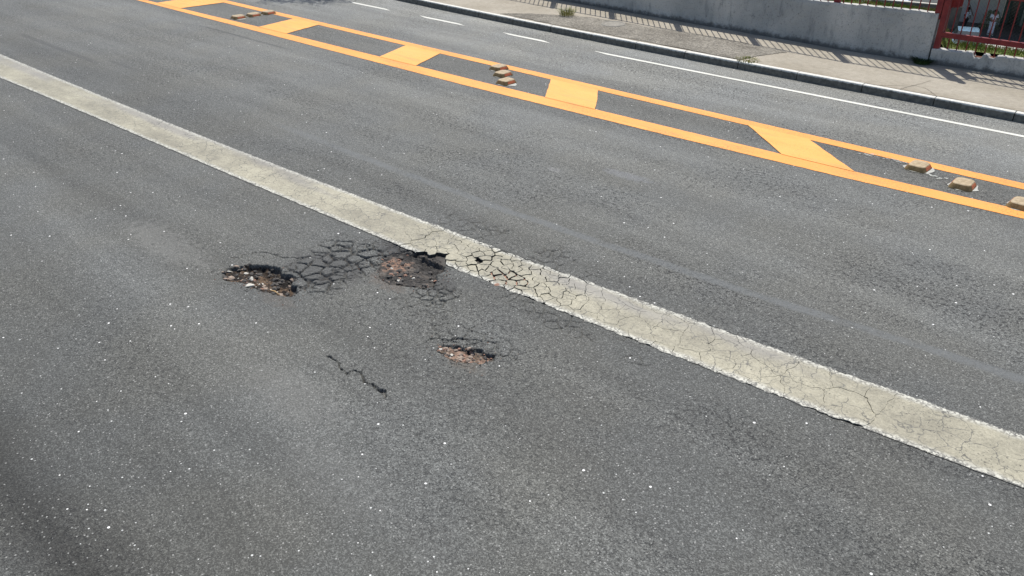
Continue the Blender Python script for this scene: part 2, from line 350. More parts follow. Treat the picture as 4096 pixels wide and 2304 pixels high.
def edge_dist(x, y, s, seed):            # approx distance to Voronoi cell border, metres, cells of size s
    X, Y = x / s, y / s; xi = np.floor(X); yi = np.floor(Y); f1 = np.full(x.shape, 9.); f2 = np.full(x.shape, 9.)
    for dx in (-1, 0, 1):
        for dy in (-1, 0, 1):
            cx, cy = xi + dx, yi + dy; a = (cx * 127.1 + cy * 311.7 + seed * 13.7); b = (cx * 269.5 + cy * 183.3 + seed * 7.1)
            jx = (np.sin(a) * 43758.5453) % 1; jy = (np.sin(b) * 43758.5453) % 1
            d = np.hypot(cx + jx - X, cy + jy - Y); m = d < f1
            f2 = np.where(m, f1, np.minimum(f2, d)); f1 = np.where(m, d, f1)
    return (f2 - f1) * .5 * s
P1 = [(-5.891, 2.772), (-5.93, 2.85), (-5.894, 2.941), (-5.867, 3.01), (-5.745, 3.135), (-5.58, 3.168), (-5.504, 3.13), (-5.413, 3.178), (-5.30, 3.15), (-5.28, 3.08), (-5.121, 3.04), (-5.079, 2.973), (-5.206, 2.87), (-5.341, 2.837), (-5.573, 2.80), (-5.67, 2.75), (-5.776, 2.71)]
P2 = [(-5.121, 3.944), (-5.059, 4.094), (-4.95, 4.143), (-4.859, 4.229), (-4.693, 4.267), (-4.614, 4.201), (-4.491, 4.095), (-4.5, 4.001), (-4.366, 3.876), (-4.376, 3.787), (-4.57, 3.671), (-4.662, 3.607), (-4.837, 3.611), (-4.99, 3.727), (-5.096, 3.853)]
P3 = [(-3.666, 3.19), (-3.699, 3.279), (-3.637, 3.318), (-3.53, 3.382), (-3.419, 3.431), (-3.299, 3.447), (-3.262, 3.389), (-3.289, 3.317), (-3.391, 3.224), (-3.466, 3.173), (-3.598, 3.184)]
STEP = [(-4.157, 2.617), (-4.096, 2.631), (-4.031, 2.625), (-3.996, 2.586), (-3.945, 2.577), (-3.892, 2.578), (-3.88, 2.644), (-3.841, 2.664), (-3.772, 2.626), (-3.708, 2.609), (-3.67, 2.628), (-3.616, 2.618), (-3.57, 2.63), (-3.519, 2.605), (-3.494, 2.584)]
C3 = [(-3.798, 3.225), (-3.8, 3.276), (-3.752, 3.329), (-3.675, 3.354), (-3.65, 3.43), (-3.5, 3.514)]
C1 = [(-6.08, 2.972), (-6.014, 3.025), (-6.025, 3.107), (-5.994, 3.182), (-5.925, 3.251), (-5.825, 3.288), (-5.729, 3.285), (-5.622, 3.382), (-5.555, 3.519), (-5.45, 3.568), (-5.344, 3.634)]
_wu = np.polyfit([-15.8, -13.07, -10.9, -9.26, -6.74, -5.64, -4.78, -3.9, -3.085, -2.2, -1.5, -.7, -.25], [4.373, 4.40, 4.44, 4.50, 4.61, 4.64, 4.685, 4.715, 4.775, 4.855, 4.91, 4.965, 5.01], 3)
_wl = np.polyfit([-14.05, -11.88, -10.5, -8.35, -6.09, -5.19, -4.42, -3.57, -2.74, -1.93, -1.36, -.54, -.13], [3.80, 3.89, 3.935, 4.01, 4.11, 4.14, 4.16, 4.18, 4.27, 4.345, 4.395, 4.45, 4.485], 3)
def wide_edges(u):
    u = np.asarray(u, float)
    lo = -16.5; uc = np.clip(u, lo, 1.5)
    su = np.polyval(np.polyder(_wu), lo); sl_ = np.polyval(np.polyder(_wl), lo)
    return np.polyval(_wl, uc) + 0 * u, np.polyval(_wu, uc) + 0 * u
CR0, CR1 = -5.35, -1.0                        # stretch of the wide line that is broken into plates

def road_height(U_, V_):
    z = (fbm(U_ * .8, V_ * .8, 3) - .5) * .010
    h0 = z.copy()
    wob = (fbm(U_ * 14, V_ * 14, 5) - .5) * .05 + (fbm(U_ * 60, V_ * 60, 9, 2) - .5) * .022
    rough = (fbm(U_ * 40, V_ * 40, 21, 3) - .5)
    for poly, dep, rim, lim in ((P1, .080, .028, .3), (P2, .070, .026, .3), (P3, .042, .014, .2)):
        d = sdist(U_, V_, poly) + wob
        k = np.clip(-d / rim, 0, 1); k = k * k * (3 - 2 * k)
        bowl = np.clip(-d / .10, 0, 1)
        near = np.clip((sum(p[1] for p in poly) / len(poly) - V_) / .25 + .45, 0, 1)    # the near side is worn shallow
        dd = dep * (1 - .62 * near) * (.62 + .38 * bowl)
        if poly is P2: dd = dd * (.45 + .65 * np.clip((U_ + 5.02) / .25, 0, 1))
        z -= k * dd * (1 + rough * .5)
        z -= np.clip(1 - np.abs(d) / .25, 0, 1) * .006
    def cracks(size, seed, width, depth, mask, wamp=.035):
        wx = U_ + (fbm(U_ * 9, V_ * 9, seed) - .5) * wamp * 1.4 + (fbm(U_ * 55, V_ * 55, seed + 3, 2) - .5) * .016; wy = V_ + (fbm(U_ * 9, V_ * 9, seed + 50) - .5) * wamp * 1.4 + (fbm(U_ * 55, V_ * 55, seed + 53, 2) - .5) * .016
        e = edge_dist(wx, wy, size, seed); wd = width * (.35 + 1.3 * fbm(U_ * 5, V_ * 5, seed + 9))
        g = np.clip(1 - e / wd, 0, 1) * mask
        return g * depth
    def blob(cu, cv, ru, rv, soft=.5):
        r = np.hypot((U_ - cu) / ru, (V_ - cv) / rv) + (fbm(U_ * 6, V_ * 6, 77) - .5) * .7
        return np.clip((1.15 - r) / soft, 0, 1)
    open_ = (fbm(U_ * 3.5, V_ * 3.5, 31) > .40)
    inside = np.minimum(np.minimum(sdist(U_, V_, P1), sdist(U_, V_, P2)), sdist(U_, V_, P3)) < -.03
    m1 = np.maximum(blob(-5.25, 3.30, .38, .26), blob(-5.30, 3.72, .40, .34)) * ~inside
    m2 = np.maximum(blob(-4.85, 4.0, .42, .30), blob(-4.25, 3.75, .30, .18)) * ~inside * open_
    m3 = np.maximum(blob(-3.45, 3.38, .40, .24), blob(-4.0, 3.55, .6, .2) * .6) * ~inside * (fbm(U_ * 5, V_ * 5, 33) > .52)
    m4 = np.maximum(blob(-4.4, 4.85, .95, .28), blob(-3.1, 4.15, .9, .2) * .8) * (fbm(U_ * 4, V_ * 4, 35) > .47)
    z -= np.maximum(np.maximum(cracks(.14, 3, .013, .034, m1), cracks(.075, 13, .006, .022, m1 * (fbm(U_ * 6, V_ * 6, 88) > .52))), cracks(.085, 5, .009, .024, m2 * .9))
    z -= np.maximum(cracks(.13, 7, .009, .016, m3), cracks(.11, 9, .008, .015, m4))
    jx = (fbm(U_ * 26, V_ * 26, 61, 3) - .5) * .05; jy = (fbm(U_ * 26, V_ * 26, 63, 3) - .5) * .05
    g = fbm(U_ * 7, V_ * 7, 65)
    z -= np.clip(1 - ldist(U_ + jx, V_ + jy, STEP) / (.004 + .017 * g * g * 2), 0, 1) * .040
    z -= np.clip(1 - ldist(U_ + jx, V_ + jy, C3) / (.004 + .014 * g), 0, 1) * .022
    z -= np.clip(1 - ldist(U_ + jx, V_ + jy, C1) / (.003 + .012 * g), 0, 1) * .018
    # slab on the near side of the long crack stands a little proud
    ds = ldist(U_, V_, STEP); z += np.where((V_ < 2.62) & (U_ > -4.3) & (U_ < -3.3), np.clip(1 - ds / .22, 0, 1) * .007, 0)
    z += rough * .0035
    # bed under the broken paint plates
    lo, up = wide_edges(U_)
    bed = np.clip((U_ - CR0 - .05) / .02, 0, 1) * np.clip((CR1 - .05 - U_) / .02, 0, 1) * np.clip((V_ - lo - .004) / .006, 0, 1) * np.clip((up - .004 - V_) / .006, 0, 1)
    z = z * (1 - bed) + bed * (-.030 + rough * .006)
    # fade everything to flat at the border of the fine area
    fu = np.clip((U_ + 7.15) / .25, 0, 1) * np.clip((-.95 - U_) / .25 * 1.0 + 1.0, 0, 1); fv = np.clip((V_ - 2.02) / .2, 0, 1) * np.clip((5.38 - V_) / .12, 0, 1)
    return z * fu * fv

def axis(*segs):
    out = []
    for a, b, st in segs:
        n = max(1, int(round((b - a) / st))); out += list(np.linspace(a, b, n + 1)[:-1])
    return np.array(out + [segs[-1][1]])
us = axis((-260, -60, 20), (-60, -20, 4), (-20, -7.2, .4), (-7.2, -5.98, .012), (-5.98, -3.1, .0058), (-3.1, 1.4, .011), (1.4, 20, .6), (20, 260, 20))
vs_ = axis((-90, -10, 8), (-10, 2.0, .5), (2.0, 2.5, .012), (2.5, 4.4, .0058), (4.4, 5.4, .009), (5.4, 11.7, .45))
UU, VV = np.meshgrid(us, vs_, indexing='ij')
ZZ = road_height(UU, VV)
def kerb_v(u): return 11.93 + .0035 * np.maximum(0, -np.asarray(u, float) - 4.5) ** 2 * (np.asarray(u, float) > -18) + np.where(np.asarray(u, float) <= -18, .638 + .0, 0)
# last row follows the kerb
VV[:, -1] = kerb_v(UU[:, -1]) + .05
nu, nv = UU.shape
idx = np.arange(nu * nv).reshape(nu, nv)
F = np.stack([idx[:-1, :-1], idx[1:, :-1], idx[1:, 1:], idx[:-1, 1:]], -1).reshape(-1, 4)
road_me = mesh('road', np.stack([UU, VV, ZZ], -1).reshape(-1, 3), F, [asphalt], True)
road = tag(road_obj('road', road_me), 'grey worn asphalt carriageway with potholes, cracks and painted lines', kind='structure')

# ---------------------------------------------------------------- painted lines
def strip(name, us_, lo, up, z, m, parent=road, nacross=1, across=False, ends=None):
    us_ = np.asarray(us_, float); vv = []; ac = []
    for i, u in enumerate(us_):
        for k in range(nacross + 1):
            t = k / nacross; du = 0
            if ends: du = ends(u, t)
            vv.append((u + du, lo[i] + (up[i] - lo[i]) * t, z)); ac.append(t)
    n = nacross + 1
    fs = [(i * n + k, (i + 1) * n + k, (i + 1) * n + k + 1, i * n + k + 1) for i in range(len(us_) - 1) for k in range(nacross)]
    me = mesh(name, vv, fs, [m])
    if across:
        at = me.attributes.new('across', 'FLOAT', 'POINT'); at.data.foreach_set('value', ac)
    return road_obj(name, me, parent)
rag = lambda u, s, a: (np.array([noise.noise((float(x) * 9, s, 0)) for x in u]) * a)
ul = axis((-60, -24, 2), (-24, 3, .07), (3, 60, 3))
# far yellow line and near yellow line of the median
fu_ = np.interp(ul, [-60, -20, -11, -3, 0, 4, 60], [9.70, 9.69, 9.635, 9.615, 9.63, 9.66, 9.7])
tag(strip('yellow_line', ul, fu_ - .19 + rag(ul, 1, .008), fu_ + rag(ul, 2, .008), .004, yellow), 'far yellow line of the painted median')
nu_ = np.interp(ul, [-60, -19, -14, -8.5, -5, -2.8, -1.1, 3, 60], [8.45, 8.46, 8.575, 8.62, 8.69, 8.745, 8.83, 9.0, 9.0])
nl_ = np.interp(ul, [-60, -19, -13, -8.5, -5, -2.8, -1.1, 3, 60], [8.3, 8.32, 8.32, 8.32, 8.40, 8.49, 8.61, 8.75, 8.75])
tag(strip('yellow_line', ul, nl_ + rag(ul, 3, .01), nu_ + rag(ul, 4, .008), .004, yellow), 'near yellow line of the painted median')
for (a, b, c, d) in [(-18.38, -17.39, -17.32, -18.45), (-14.45, -13.54, -13.76, -14.63), (-10.83, -9.93, -10.26, -11.15), (-7.22, -6.35, -6.90, -7.79), (-3.66, -2.81, -3.67, -4.49), (0.2, 1.1, .2, -.6)]:
    va = float(np.interp(a, ul, nu_)) - .012; vb = float(np.interp(b, ul, nu_)) - .012; vc = float(np.interp(c, ul, fu_)) - .175; vd = float(np.interp(d, ul, fu_)) - .175
    vv = []; N = 12
    bow = .018 if abs(b + 6.35) < .1 else .0
    for k in range(N + 1):
        t = k / N; j = .012
        vv.append((a + (d - a) * t + j * noise.noise((t * 7, a, 0)) - 0 * bow, va + (vd - va) * t, .008))
        vv.append((b + (c - b) * t + j * noise.noise((t * 7, b, 5)) + bow * math.sin(math.pi * t), vb + (vc - vb) * t, .008))
    road_obj('yellow_block', mesh('yellow_block', vv, [(2 * k, 2 * k + 1, 2 * k + 3, 2 * k + 2) for k in range(N)], [yellow2]), road)
# lane edge line by the kerb: dashes, then continuous
def dash(u0, u1, taper=True):
    uu = np.linspace(u0, u1, max(8, int((u1 - u0) / .1)))
    lo = np.full(len(uu), 11.29); up = np.full(len(uu), 11.375)
    off = .0 + np.clip((-uu - 8) * .012, 0, .09)
    if taper:
        for i, u in enumerate(uu):
            t = (u - u0); 
            if t < .25: lo[i] += (.25 - t) * .32
            t = (u1 - u)
            if t < .25: up[i] -= (.25 - t) * .32
    strip('white_dash', uu, lo + off, up + off, .004, white)
for a, b in [(-18.6, -17.5), (-15.34, -13.85), (-12.99, -11.57), (-10.62, -9.36)]: dash(a, b)
uu = np.concatenate([np.linspace(-8.40, -7.9, 8), np.linspace(-7.8, 30, 60)])
lo = np.where(uu < -8.1, 11.36 - (uu + 8.4) * .1, 11.295); strip('white_line', uu, np.where(uu < -8.12, 11.35 - (uu + 8.4) * .19, 11.295), np.full(len(uu), 11.372), .004, white)

# ---------------------------------------------------------------- wide cream line: intact strip, then plates
wl = road_obj('wide_white_line', mesh('wide_white_line', [(-5.6, 4.2, -.02), (-5.5, 4.2, -.02), (-5.5, 4.3, -.02)], [(0, 1, 2)], [m_side]), road)
bpy.data.objects.remove(wl)
uu = np.concatenate([np.linspace(-40, -17, 12), np.linspace(-16.9, CR0 + .03, 300)])
lo, up = wide_edges(uu); zz = .0045
wide = strip('wide_white_line', uu, lo + rag(uu, 11, .010), up + rag(uu, 12, .010), 0, wide_white, nacross=10, across=True)
uu = np.concatenate([np.linspace(CR1 - .03, 1.5, 60), np.linspace(1.8, 14, 8)]); l2, u2 = wide_edges(uu)
w2 = strip('line_end', uu, l2 + rag(uu, 11, .010), u2 + rag(uu, 12, .010), .0045, wide_white, wide, nacross=10, across=True)
tag(wide, 'wide cream white line broken into plates beside the pothole')
cz = np.zeros(len(wide.data.vertices) * 3); wide.data.vertices.foreach_get('co', cz); cz = cz.reshape(-1, 3)
cz[:, 2] = road_height(cz[:, 0], cz[:, 1]) * 0 + np.maximum(0.004, .004 + ((fbm(cz[:, 0] * .8, cz[:, 1] * .8, 3) - .5) * .010) * np.clip((cz[:, 0] + 7.15) / .25, 0, 1) + .001)
wide.data.vertices.foreach_set('co', cz.ravel()); wide.data.update()
# keep the strip off the pothole bite: vertices over the hole follow the surface down
def clip_poly(poly, nx, ny, c):            # keep points with nx*x+ny*y <= c
    out = []
    for i in range(len(poly)):
        p, q = poly[i], poly[(i + 1) % len(poly)]; a = nx * p[0] + ny * p[1] - c; b = nx * q[0] + ny * q[1] - c
        if a <= 0: out.append(p)
        if (a < 0 < b) or (b < 0 < a):
            t = a / (a - b); out.append((p[0] + (q[0] - p[0]) * t, p[1] + (q[1] - p[1]) * t))
    return out
seeds = [(-4.415, 4.412), (-4.345, 4.43), (-4.48, 4.385), (-4.40, 4.475), (-4.43, 4.345)]; tries = 0; HOLE = (-4.415, 4.412); WIDE = (-4.0, 4.33)
def cell_size(u, v):
    d = abs(u + 4.1); s = .085 + .045 * max(0, d - .35)
    if u > -3.2: s = .15 + .05 * (u + 3.2)
    return min(s, .27)
while tries < 14000:
    tries += 1; u = rnd.uniform(CR0 - .2, CR1 + .2); l_, u_ = wide_edges(np.array([u])); v = rnd.uniform(l_[0] - .06, u_[0] + .06)
    s = cell_size(u, v)
    if all((u - a) ** 2 / 1.3 + (v - b) ** 2 > (.82 * s) ** 2 for a, b in seeds): seeds.append((u, v))
def warp(x, y): 
    return (x + .030 * noise.noise((x * 16, y * 16, 0)) + .009 * noise.noise((x * 55, y * 55, 4)), y + .030 * noise.noise((x * 16, y * 16, 9)) + .009 * noise.noise((x * 55, y * 55, 14)))
plates = 0; missing = [(-9, 9)]
for i, (su, sv) in enumerate(seeds):
    l_, u_ = wide_edges(np.array([su])); 
    if not (CR0 - .1 < su < CR1): continue
    d4 = abs(su + 4.1); gap = .0055 if d4 < .45 else (.0030 if su < -3.3 and su > -4.9 else .0015)
    gap *= rnd.uniform(.6, 1.35)
    if math.hypot(su - WIDE[0], (sv - WIDE[1]) * 1.4) < .16: gap = .017
    if i == 0: continue
    poly = [(su - .5, sv - .5), (su + .5, sv - .5), (su + .5, sv + .5), (su - .5, sv + .5)]
    for j, (a, b) in enumerate(seeds):
        if j == i: continue
        dx, dy = a - su, b - sv; L = math.hypot(dx, dy)
        if L > .8: continue
        nx, ny = dx / L, dy / L; poly = clip_poly(poly, nx, ny, nx * (su + a) / 2 + ny * (sv + b) / 2 - gap / 2)
        if len(poly) < 3: break
    if len(poly) < 3: continue
    # strip edges (local straight approximation) and ends
    e = .15; la, ua = wide_edges(np.array([su - e, su + e]))
    def hp(p, q, side):
        dx, dy = q[0] - p[0], q[1] - p[1]; L = math.hypot(dx, dy); nx, ny = (-dy / L, dx / L) if side > 0 else (dy / L, -dx / L)
        return nx, ny, nx * p[0] + ny * p[1]
    poly = clip_poly(poly, *hp((su - e, ua[0]), (su + e, ua[1]), 1)); poly = clip_poly(poly, *hp((su - e, la[0]), (su + e, la[1]), -1)) if len(poly) > 2 else poly
    if len(poly) > 2: poly = clip_poly(poly, -1, 0, -(CR0 + .003)); 
    if len(poly) > 2: poly = clip_poly(poly, 1, 0, CR1)
    if len(poly) < 3: continue
    area = abs(sum(poly[k][0] * poly[(k + 1) % len(poly)][1] - poly[(k + 1) % len(poly)][0] * poly[k][1] for k in range(len(poly)))) / 2
    if area < .0006: continue
    cu = sum(p[0] for p in poly) / len(poly); cv = sum(p[1] for p in poly) / len(poly)
    if min(math.hypot(cu - a, cv - b) for a, b in missing) < .035: continue
    if sdist(np.array([cu]), np.array([cv]), P2)[0] < .0: continue
    pts = []
    for k in range(len(poly)):
        p, q = poly[k], poly[(k + 1) % len(poly)]; n = max(1, int(math.hypot(q[0] - p[0], q[1] - p[1]) / .022))
        for t in range(n): pts.append(warp(p[0] + (q[0] - p[0]) * t / n, p[1] + (q[1] - p[1]) * t / n))
    base = float((fbm(np.array([cu * .8]), np.array([cv * .8]), 3)[0] - .5) * .010)
    tz = (.0040 if -5.15 < su < -1.15 else .0072) + base * min(1, max(0, (-1.2 - su) / .5)) + (rnd.uniform(-.004, .003) if d4 < .6 else rnd.uniform(-.0012, .0008)); tx, ty = (rnd.uniform(-.03, .03), rnd.uniform(-.03, .03)) if d4 < .6 else (rnd.uniform(-.006, .006),) * 2
    if d4 < .3: tz -= .004
    n = len(pts); cx, cy = cu, cv
    ik = .0018 if d4 < .8 else .0006
    ins = [(x - (x - cx) / (math.hypot(x - cx, y - cy) + 1e-6) * ik, y - (y - cy) / (math.hypot(x - cx, y - cy) + 1e-6) * ik) for x, y in pts]
    vv = [(x - cu, y - cv, (x - cx) * tx + (y - cy) * ty) for x, y in ins] + [(x - cu, y - cv, (x - cx) * tx + (y - cy) * ty - .0035) for x, y in pts] + [(x - cu, y - cv, -.045) for x, y in pts]
    # triangulate the top as a fan round the centre
    vv.append((0, 0, .001)); fs = [(3 * n, k, (k + 1) % n) for k in range(n)]; mi = [0] * n
    fs += [(n + k, n + (k + 1) % n, (k + 1) % n, k) for k in range(n)]; mi += [0] * n
    fs += [(2 * n + k, 2 * n + (k + 1) % n, n + (k + 1) % n, n + k) for k in range(n)]; mi += [1] * n
    # keep road coordinates in the mesh so the paint pattern runs across plates
    vv = [(x + cu, y + cv, z + tz) for x, y, z in vv]
    me = mesh('paint_plate', vv, fs, [plate_white, m_side], False, mi)
    at = me.attributes.new('across', 'FLOAT', 'POINT'); xs = np.array([p[0] for p in vv]); ys = np.array([p[1] for p in vv]); L0, U0 = wide_edges(xs)
    at.data.foreach_set('value', np.clip((ys - L0) / (U0 - L0), 0, 1))
    road_obj('paint_plate', me, wide); plates += 1
print('plates', plates)
_x = np.arange(-4.2, -3.78, .012); _y = np.arange(4.2, 4.5, .012); _X, _Y = np.meshgrid(_x, _y, indexing='ij'); _Z = -.017 + (fbm(_X * 40, _Y * 40, 8) - .5) * .012
_n, _m = _X.shape; _q = [(a * _m + b, (a + 1) * _m + b, (a + 1) * _m + b + 1, a * _m + b + 1) for a in range(_n - 1) for b in range(_m - 1)]
exposed = road_obj('exposed_soil', mesh('exposed_soil', [(float(a), float(b), float(c)) for a, b, c in zip(_X.ravel(), _Y.ravel(), _Z.ravel())], _q, [m_stone_r], True), road)

# ---------------------------------------------------------------- potholes with their rubble
def rock_mesh(name, seed, m, flat=.7):
    bm = bmesh.new(); bmesh.ops.create_icosphere(bm, subdivisions=1, radius=1.)
    rr = random.Random(seed)
    for v in bm.verts:
        k = rr.uniform(.68, 1.2); v.co = Vector((v.co.x * k, v.co.y * k, v.co.z * k * flat))
    me = bpy.data.meshes.new(name); bm.to_mesh(me); bm.free(); me.materials.append(m); return me
rocks = {k: [rock_mesh('stone', 100 + i * 7 + hash_, mm, .65) for i in range(4)] for k, mm, hash_ in (('b', m_stone, 1), ('d', m_stone_d, 2), ('r', m_stone_r, 3), ('p', m_stone_p, 4))}
def pothole(name, poly, n, mixs, label, size, bias, soil):
    cu = sum(p[0] for p in poly) / len(poly); cv = sum(p[1] for p in poly) / len(poly)
    x0, x1 = min(p[0] for p in poly) - .03, max(p[0] for p in poly) + .03; y0, y1 = min(p[1] for p in poly) - .03, max(p[1] for p in poly) + .03
    xs = np.arange(x0, x1, .008); ys = np.arange(y0, y1, .008); X, Y = np.meshgrid(xs, ys, indexing='ij')
    D = sdist(X, Y, poly) + (fbm(X * 16, Y * 16, 5) - .5) * .05 + .022
    Z = road_height(X, Y) + .003 + (fbm(X * 50, Y * 50, 44, 2) - .35) * .010
    keep = (D < 0)
    ii = np.arange(X.size).reshape(X.shape); q = np.stack([ii[:-1, :-1], ii[1:, :-1], ii[1:, 1:], ii[:-1, 1:]], -1)
    kk = keep[:-1, :-1] & keep[1:, :-1] & keep[1:, 1:] & keep[:-1, 1:]
    vv = np.stack([X - cu, Y - cv, Z], -1).reshape(-1, 3)
    o = link(name, mesh(name, vv, q[kk].reshape(-1, 4), [soil], True)); o.location = W(cu, cv, 0); o.rotation_euler = (0, 0, A)
    tag(o, label, 'pothole', 'potholes in the near lane')
    done = 0; rr = random.Random(len(poly) * 31 + n)
    while done < n:
        u = rr.uniform(x0, x1); v = rr.uniform(y0, y1); d = sdist(np.array([u]), np.array([v]), poly)[0]
        if d > -.012: continue
        if rr.random() < bias * max(0, (v - cv) / (y1 - cv)): continue
        s = size * rr.choice((.5, .6, .7, .8, 1., 1.3, 1.7, 2.2)) * rr.uniform(.8, 1.2)
        z = float(road_height(np.array([[u]]), np.array([[v]]))[0, 0])
        near = v < cv
        key = rr.choices(*mixs[0 if near else 1])[0]
        link('stone', rr.choice(rocks[key]), o, (u - cu, v - cv, z + s * .35), (rr.uniform(-.4, .4), rr.uniform(-.4, .4), rr.uniform(0, 6.3))).scale = (s, s * rr.uniform(.6, 1.), s * rr.uniform(.6, .95))
        done += 1
    return o
pothole('pothole', P1, 210, ((('b', 'd', 'r', 'p'), (4, 9, 1, 1)), (('b', 'd', 'r', 'p'), (1, 12, 0, 0))), 'largest, deepest and leftmost pothole, dark inside with brown rubble along its near side', .0125, .3, soils[0])
pothole('pothole', P2, 170, ((('b', 'd', 'r', 'p'), (1, 14, 2, 1)), (('b', 'd', 'r'), (0, 14, 1))), 'pothole biting into the wide cream line, with reddish earth patches in its middle', .013, .3, soils[1])
pothole('pothole', P3, 110, ((('b', 'd', 'r', 'p'), (8, 2, 5, 1)), (('b', 'd', 'r'), (4, 5, 3))), 'smallest shallow pothole, nearest the camera, filled with pinkish brown stones', .011, .1, soils[2])
# grit thrown out of the holes
mb = MB(); rr = random.Random(77); tris = [(0, 1, 2), (0, 2, 3), (0, 3, 1), (4, 2, 1), (4, 3, 2), (4, 1, 3)]
for poly, n_ in ((P1, 110), (P2, 130), (P3, 70)):
    cu = sum(p[0] for p in poly) / len(poly); cv = sum(p[1] for p in poly) / len(poly); k = 0
    while k < n_:
        u = cu + rr.gauss(0, .30); v = cv + rr.gauss(-.05, .20); d = sdist(np.array([u]), np.array([v]), poly)[0]
        if not (-.02 < d < .28) or rr.random() > math.exp(-max(d, 0) / .09): continue
        l_, u_ = wide_edges(np.array([u]))
        if v > l_[0] - .02: continue
        s_ = rr.uniform(.0035, .0095); z = float(road_height(np.array([[u]]), np.array([[v]]))[0, 0]); a0 = rr.uniform(0, 6)
        ring = [Vector((u + s_ * rr.uniform(.7, 1.2) * math.cos(a0 + q * 2.094), v + s_ * rr.uniform(.7, 1.2) * math.sin(a0 + q * 2.094), z + s_ * rr.uniform(.1, .4))) for q in range(3)]
        mb.add([Vector((u, v, z + s_ * .9))] + ring + [Vector((u, v, z - .002))], tris, rr.choice((0, 0, 0, 1, 2))); k += 1
tag(road_obj('gravel', mb.me('gravel', [m_stone_d, m_stone, m_stone_r])), 'loose grit scattered on the asphalt around the potholes', 'gravel', kind='stuff')
# single loose stones that stand out
def lone(u, v, s, key, label, z=None, sc_=(1, .8, .7), cat='stone'):
    zz_ = float(road_height(np.array([[u]]), np.array([[v]]))[0, 0]) if z is None else z
    o = link('loose_stone', rocks[key][rnd.randrange(4)]); o.location = W(u, v, zz_ + s * .35); o.rotation_euler = (0, 0, rnd.uniform(0, 6)); o.scale = tuple(s * k for k in sc_)
    return tag(o, label, cat)
lone(-3.655, 3.245, .019, 'p', 'round whitish stone at the left end of the small brown pothole')
lone(-5.50, 2.82, .034, 'p', 'pale flat chip on the near rim of the largest pothole', sc_=(1.5, .8, .5))
lone(-5.42, 2.87, .024, 'r', 'small orange pink stone beside the pale chip in the largest pothole', sc_=(1.2, .8, .7))
lone(-3.995, 4.205, .03, 'r', 'flat reddish stone lodged in a gap of the cracked cream line', z=-.012, sc_=(1.3, 1., .5))
s_ = MB(); s_.tube([(-.05, 0, 0), (0, .006, .006), (.06, 0, .002)], [.004, .007, .004], 6)
o = link('wood_stick', s_.me('wood_stick', [mat_plain('pale_wood', (.45, .30, .14), (.55, .38, .2), 20.)], True)); o.location = W(-5.27, 2.90, -.012); o.rotation_euler = (0, .1, A + .1)
tag(o, 'short yellowish stick lying on the near rim of the largest pothole', 'stick')

# ---------------------------------------------------------------- median studs
def stud_layers():
    def rr(hx, hy, r, n=5):
        p = []
        for (cx, cy, a0) in ((hx - r, hy - r, 0), (-hx + r, hy - r, 90), (-hx + r, -hy + r, 180), (hx - r, -hy + r, 270)):
            for k in range(n + 1):
                a = R(a0 + 90 * k / n); p.append((cx + r * math.cos(a), cy + r * math.sin(a)))
        return p
    return [(rr(.119, .142, .058), 0.), (rr(.117, .140, .058), .006), (rr(.092, .114, .052), .050), (rr(.084, .106, .048), .0565)]
L_ = stud_layers(); n = len(L_[0][0])
bv = [(x, y, z) for ring, z in L_ for x, y in ring]
bf = [(l * n + k, l * n + (k + 1) % n, (l + 1) * n + (k + 1) % n, (l + 1) * n + k) for l in range(2) for k in range(n)]
stud_body = mesh('body', bv[:3 * n], bf, [m_body], True)
tv = bv[2 * n:]; tf = [(k, (k + 1) % n, n + (k + 1) % n, n + k) for k in range(n)]; tv2 = tv + [(0, 0, .0595)]; tf += [(n + k, n + (k + 1) % n, 2 * n) for k in range(n)]
stud_top = mesh('top_plate', tv2, tf, [m_top])
x1, x2 = .1130, .0960
def refl(sx):
    vv = [(sx * (x1 + .0015), -.078, .013), (sx * (x1 + .0015), .078, .013), (sx * (x2 + .0015), .066, .044), (sx * (x2 + .0015), -.066, .044)]
    vi = [(sx * (abs(v[0]) - .004), v[1] * 1.05, v[2] + (.002 if k > 1 else -.002)) for k, v in enumerate([(a, b, c) for a, b, c in vv])]
    q = [(0, 1, 2, 3)] + [(k, (k + 1) % 4, 4 + (k + 1) % 4, 4 + k) for k in range(4)]
    if sx < 0: q = [f[::-1] for f in q]
    return mesh('reflector', vv + vi, q, [m_refl])
r_me = [refl(1), refl(-1)]
def glue(seed, sprawl, stretch):
    rr = random.Random(seed); vv = [(0, 0, 0)]; N = 26
    for k in range(N):
        a = 2 * math.pi * k / N; r = 1 + sprawl * max(0, noise.noise((math.cos(a) * 1.7, math.sin(a) * 1.7, seed * 3.1))) * 2.2
        ex = 1.04 + .04 * rr.random()
        vv.append((.119 * math.cos(a) * ex * r * (stretch if math.cos(a) > .3 else 1), .142 * math.sin(a) * ex * (1 + .08 * rr.random()), 0))
    return mesh('glue_patch', vv, [(0, 1 + k, 1 + (k + 1) % N) for k in range(N)], [m_glue])
S_ = [(-15.52, 8.76, 'nearest of the far-left trio, beside the near yellow line', .35), (-15.50, 9.10, 'middle one of the far-left trio', .3), (-15.48, 9.44, 'farthest of the far-left trio, touching the far yellow line', .05),
      (-8.80, 9.36, 'top one of the middle trio, touching the far yellow line', .05), (-8.49, 9.12, 'centre one of the middle trio', .05), (-8.15, 8.83, 'bottom one of the middle trio, with a pale glue smear beside it', .45),
      (-2.33, 9.33, 'with glue smeared on both sides, leftmost of the right-hand trio', .7), (-1.80, 9.10, 'with a small pale glue lobe, middle of the right-hand trio', .3), (-1.20, 8.94, 'rightmost of all, cut by the right edge of the photo', .05)]
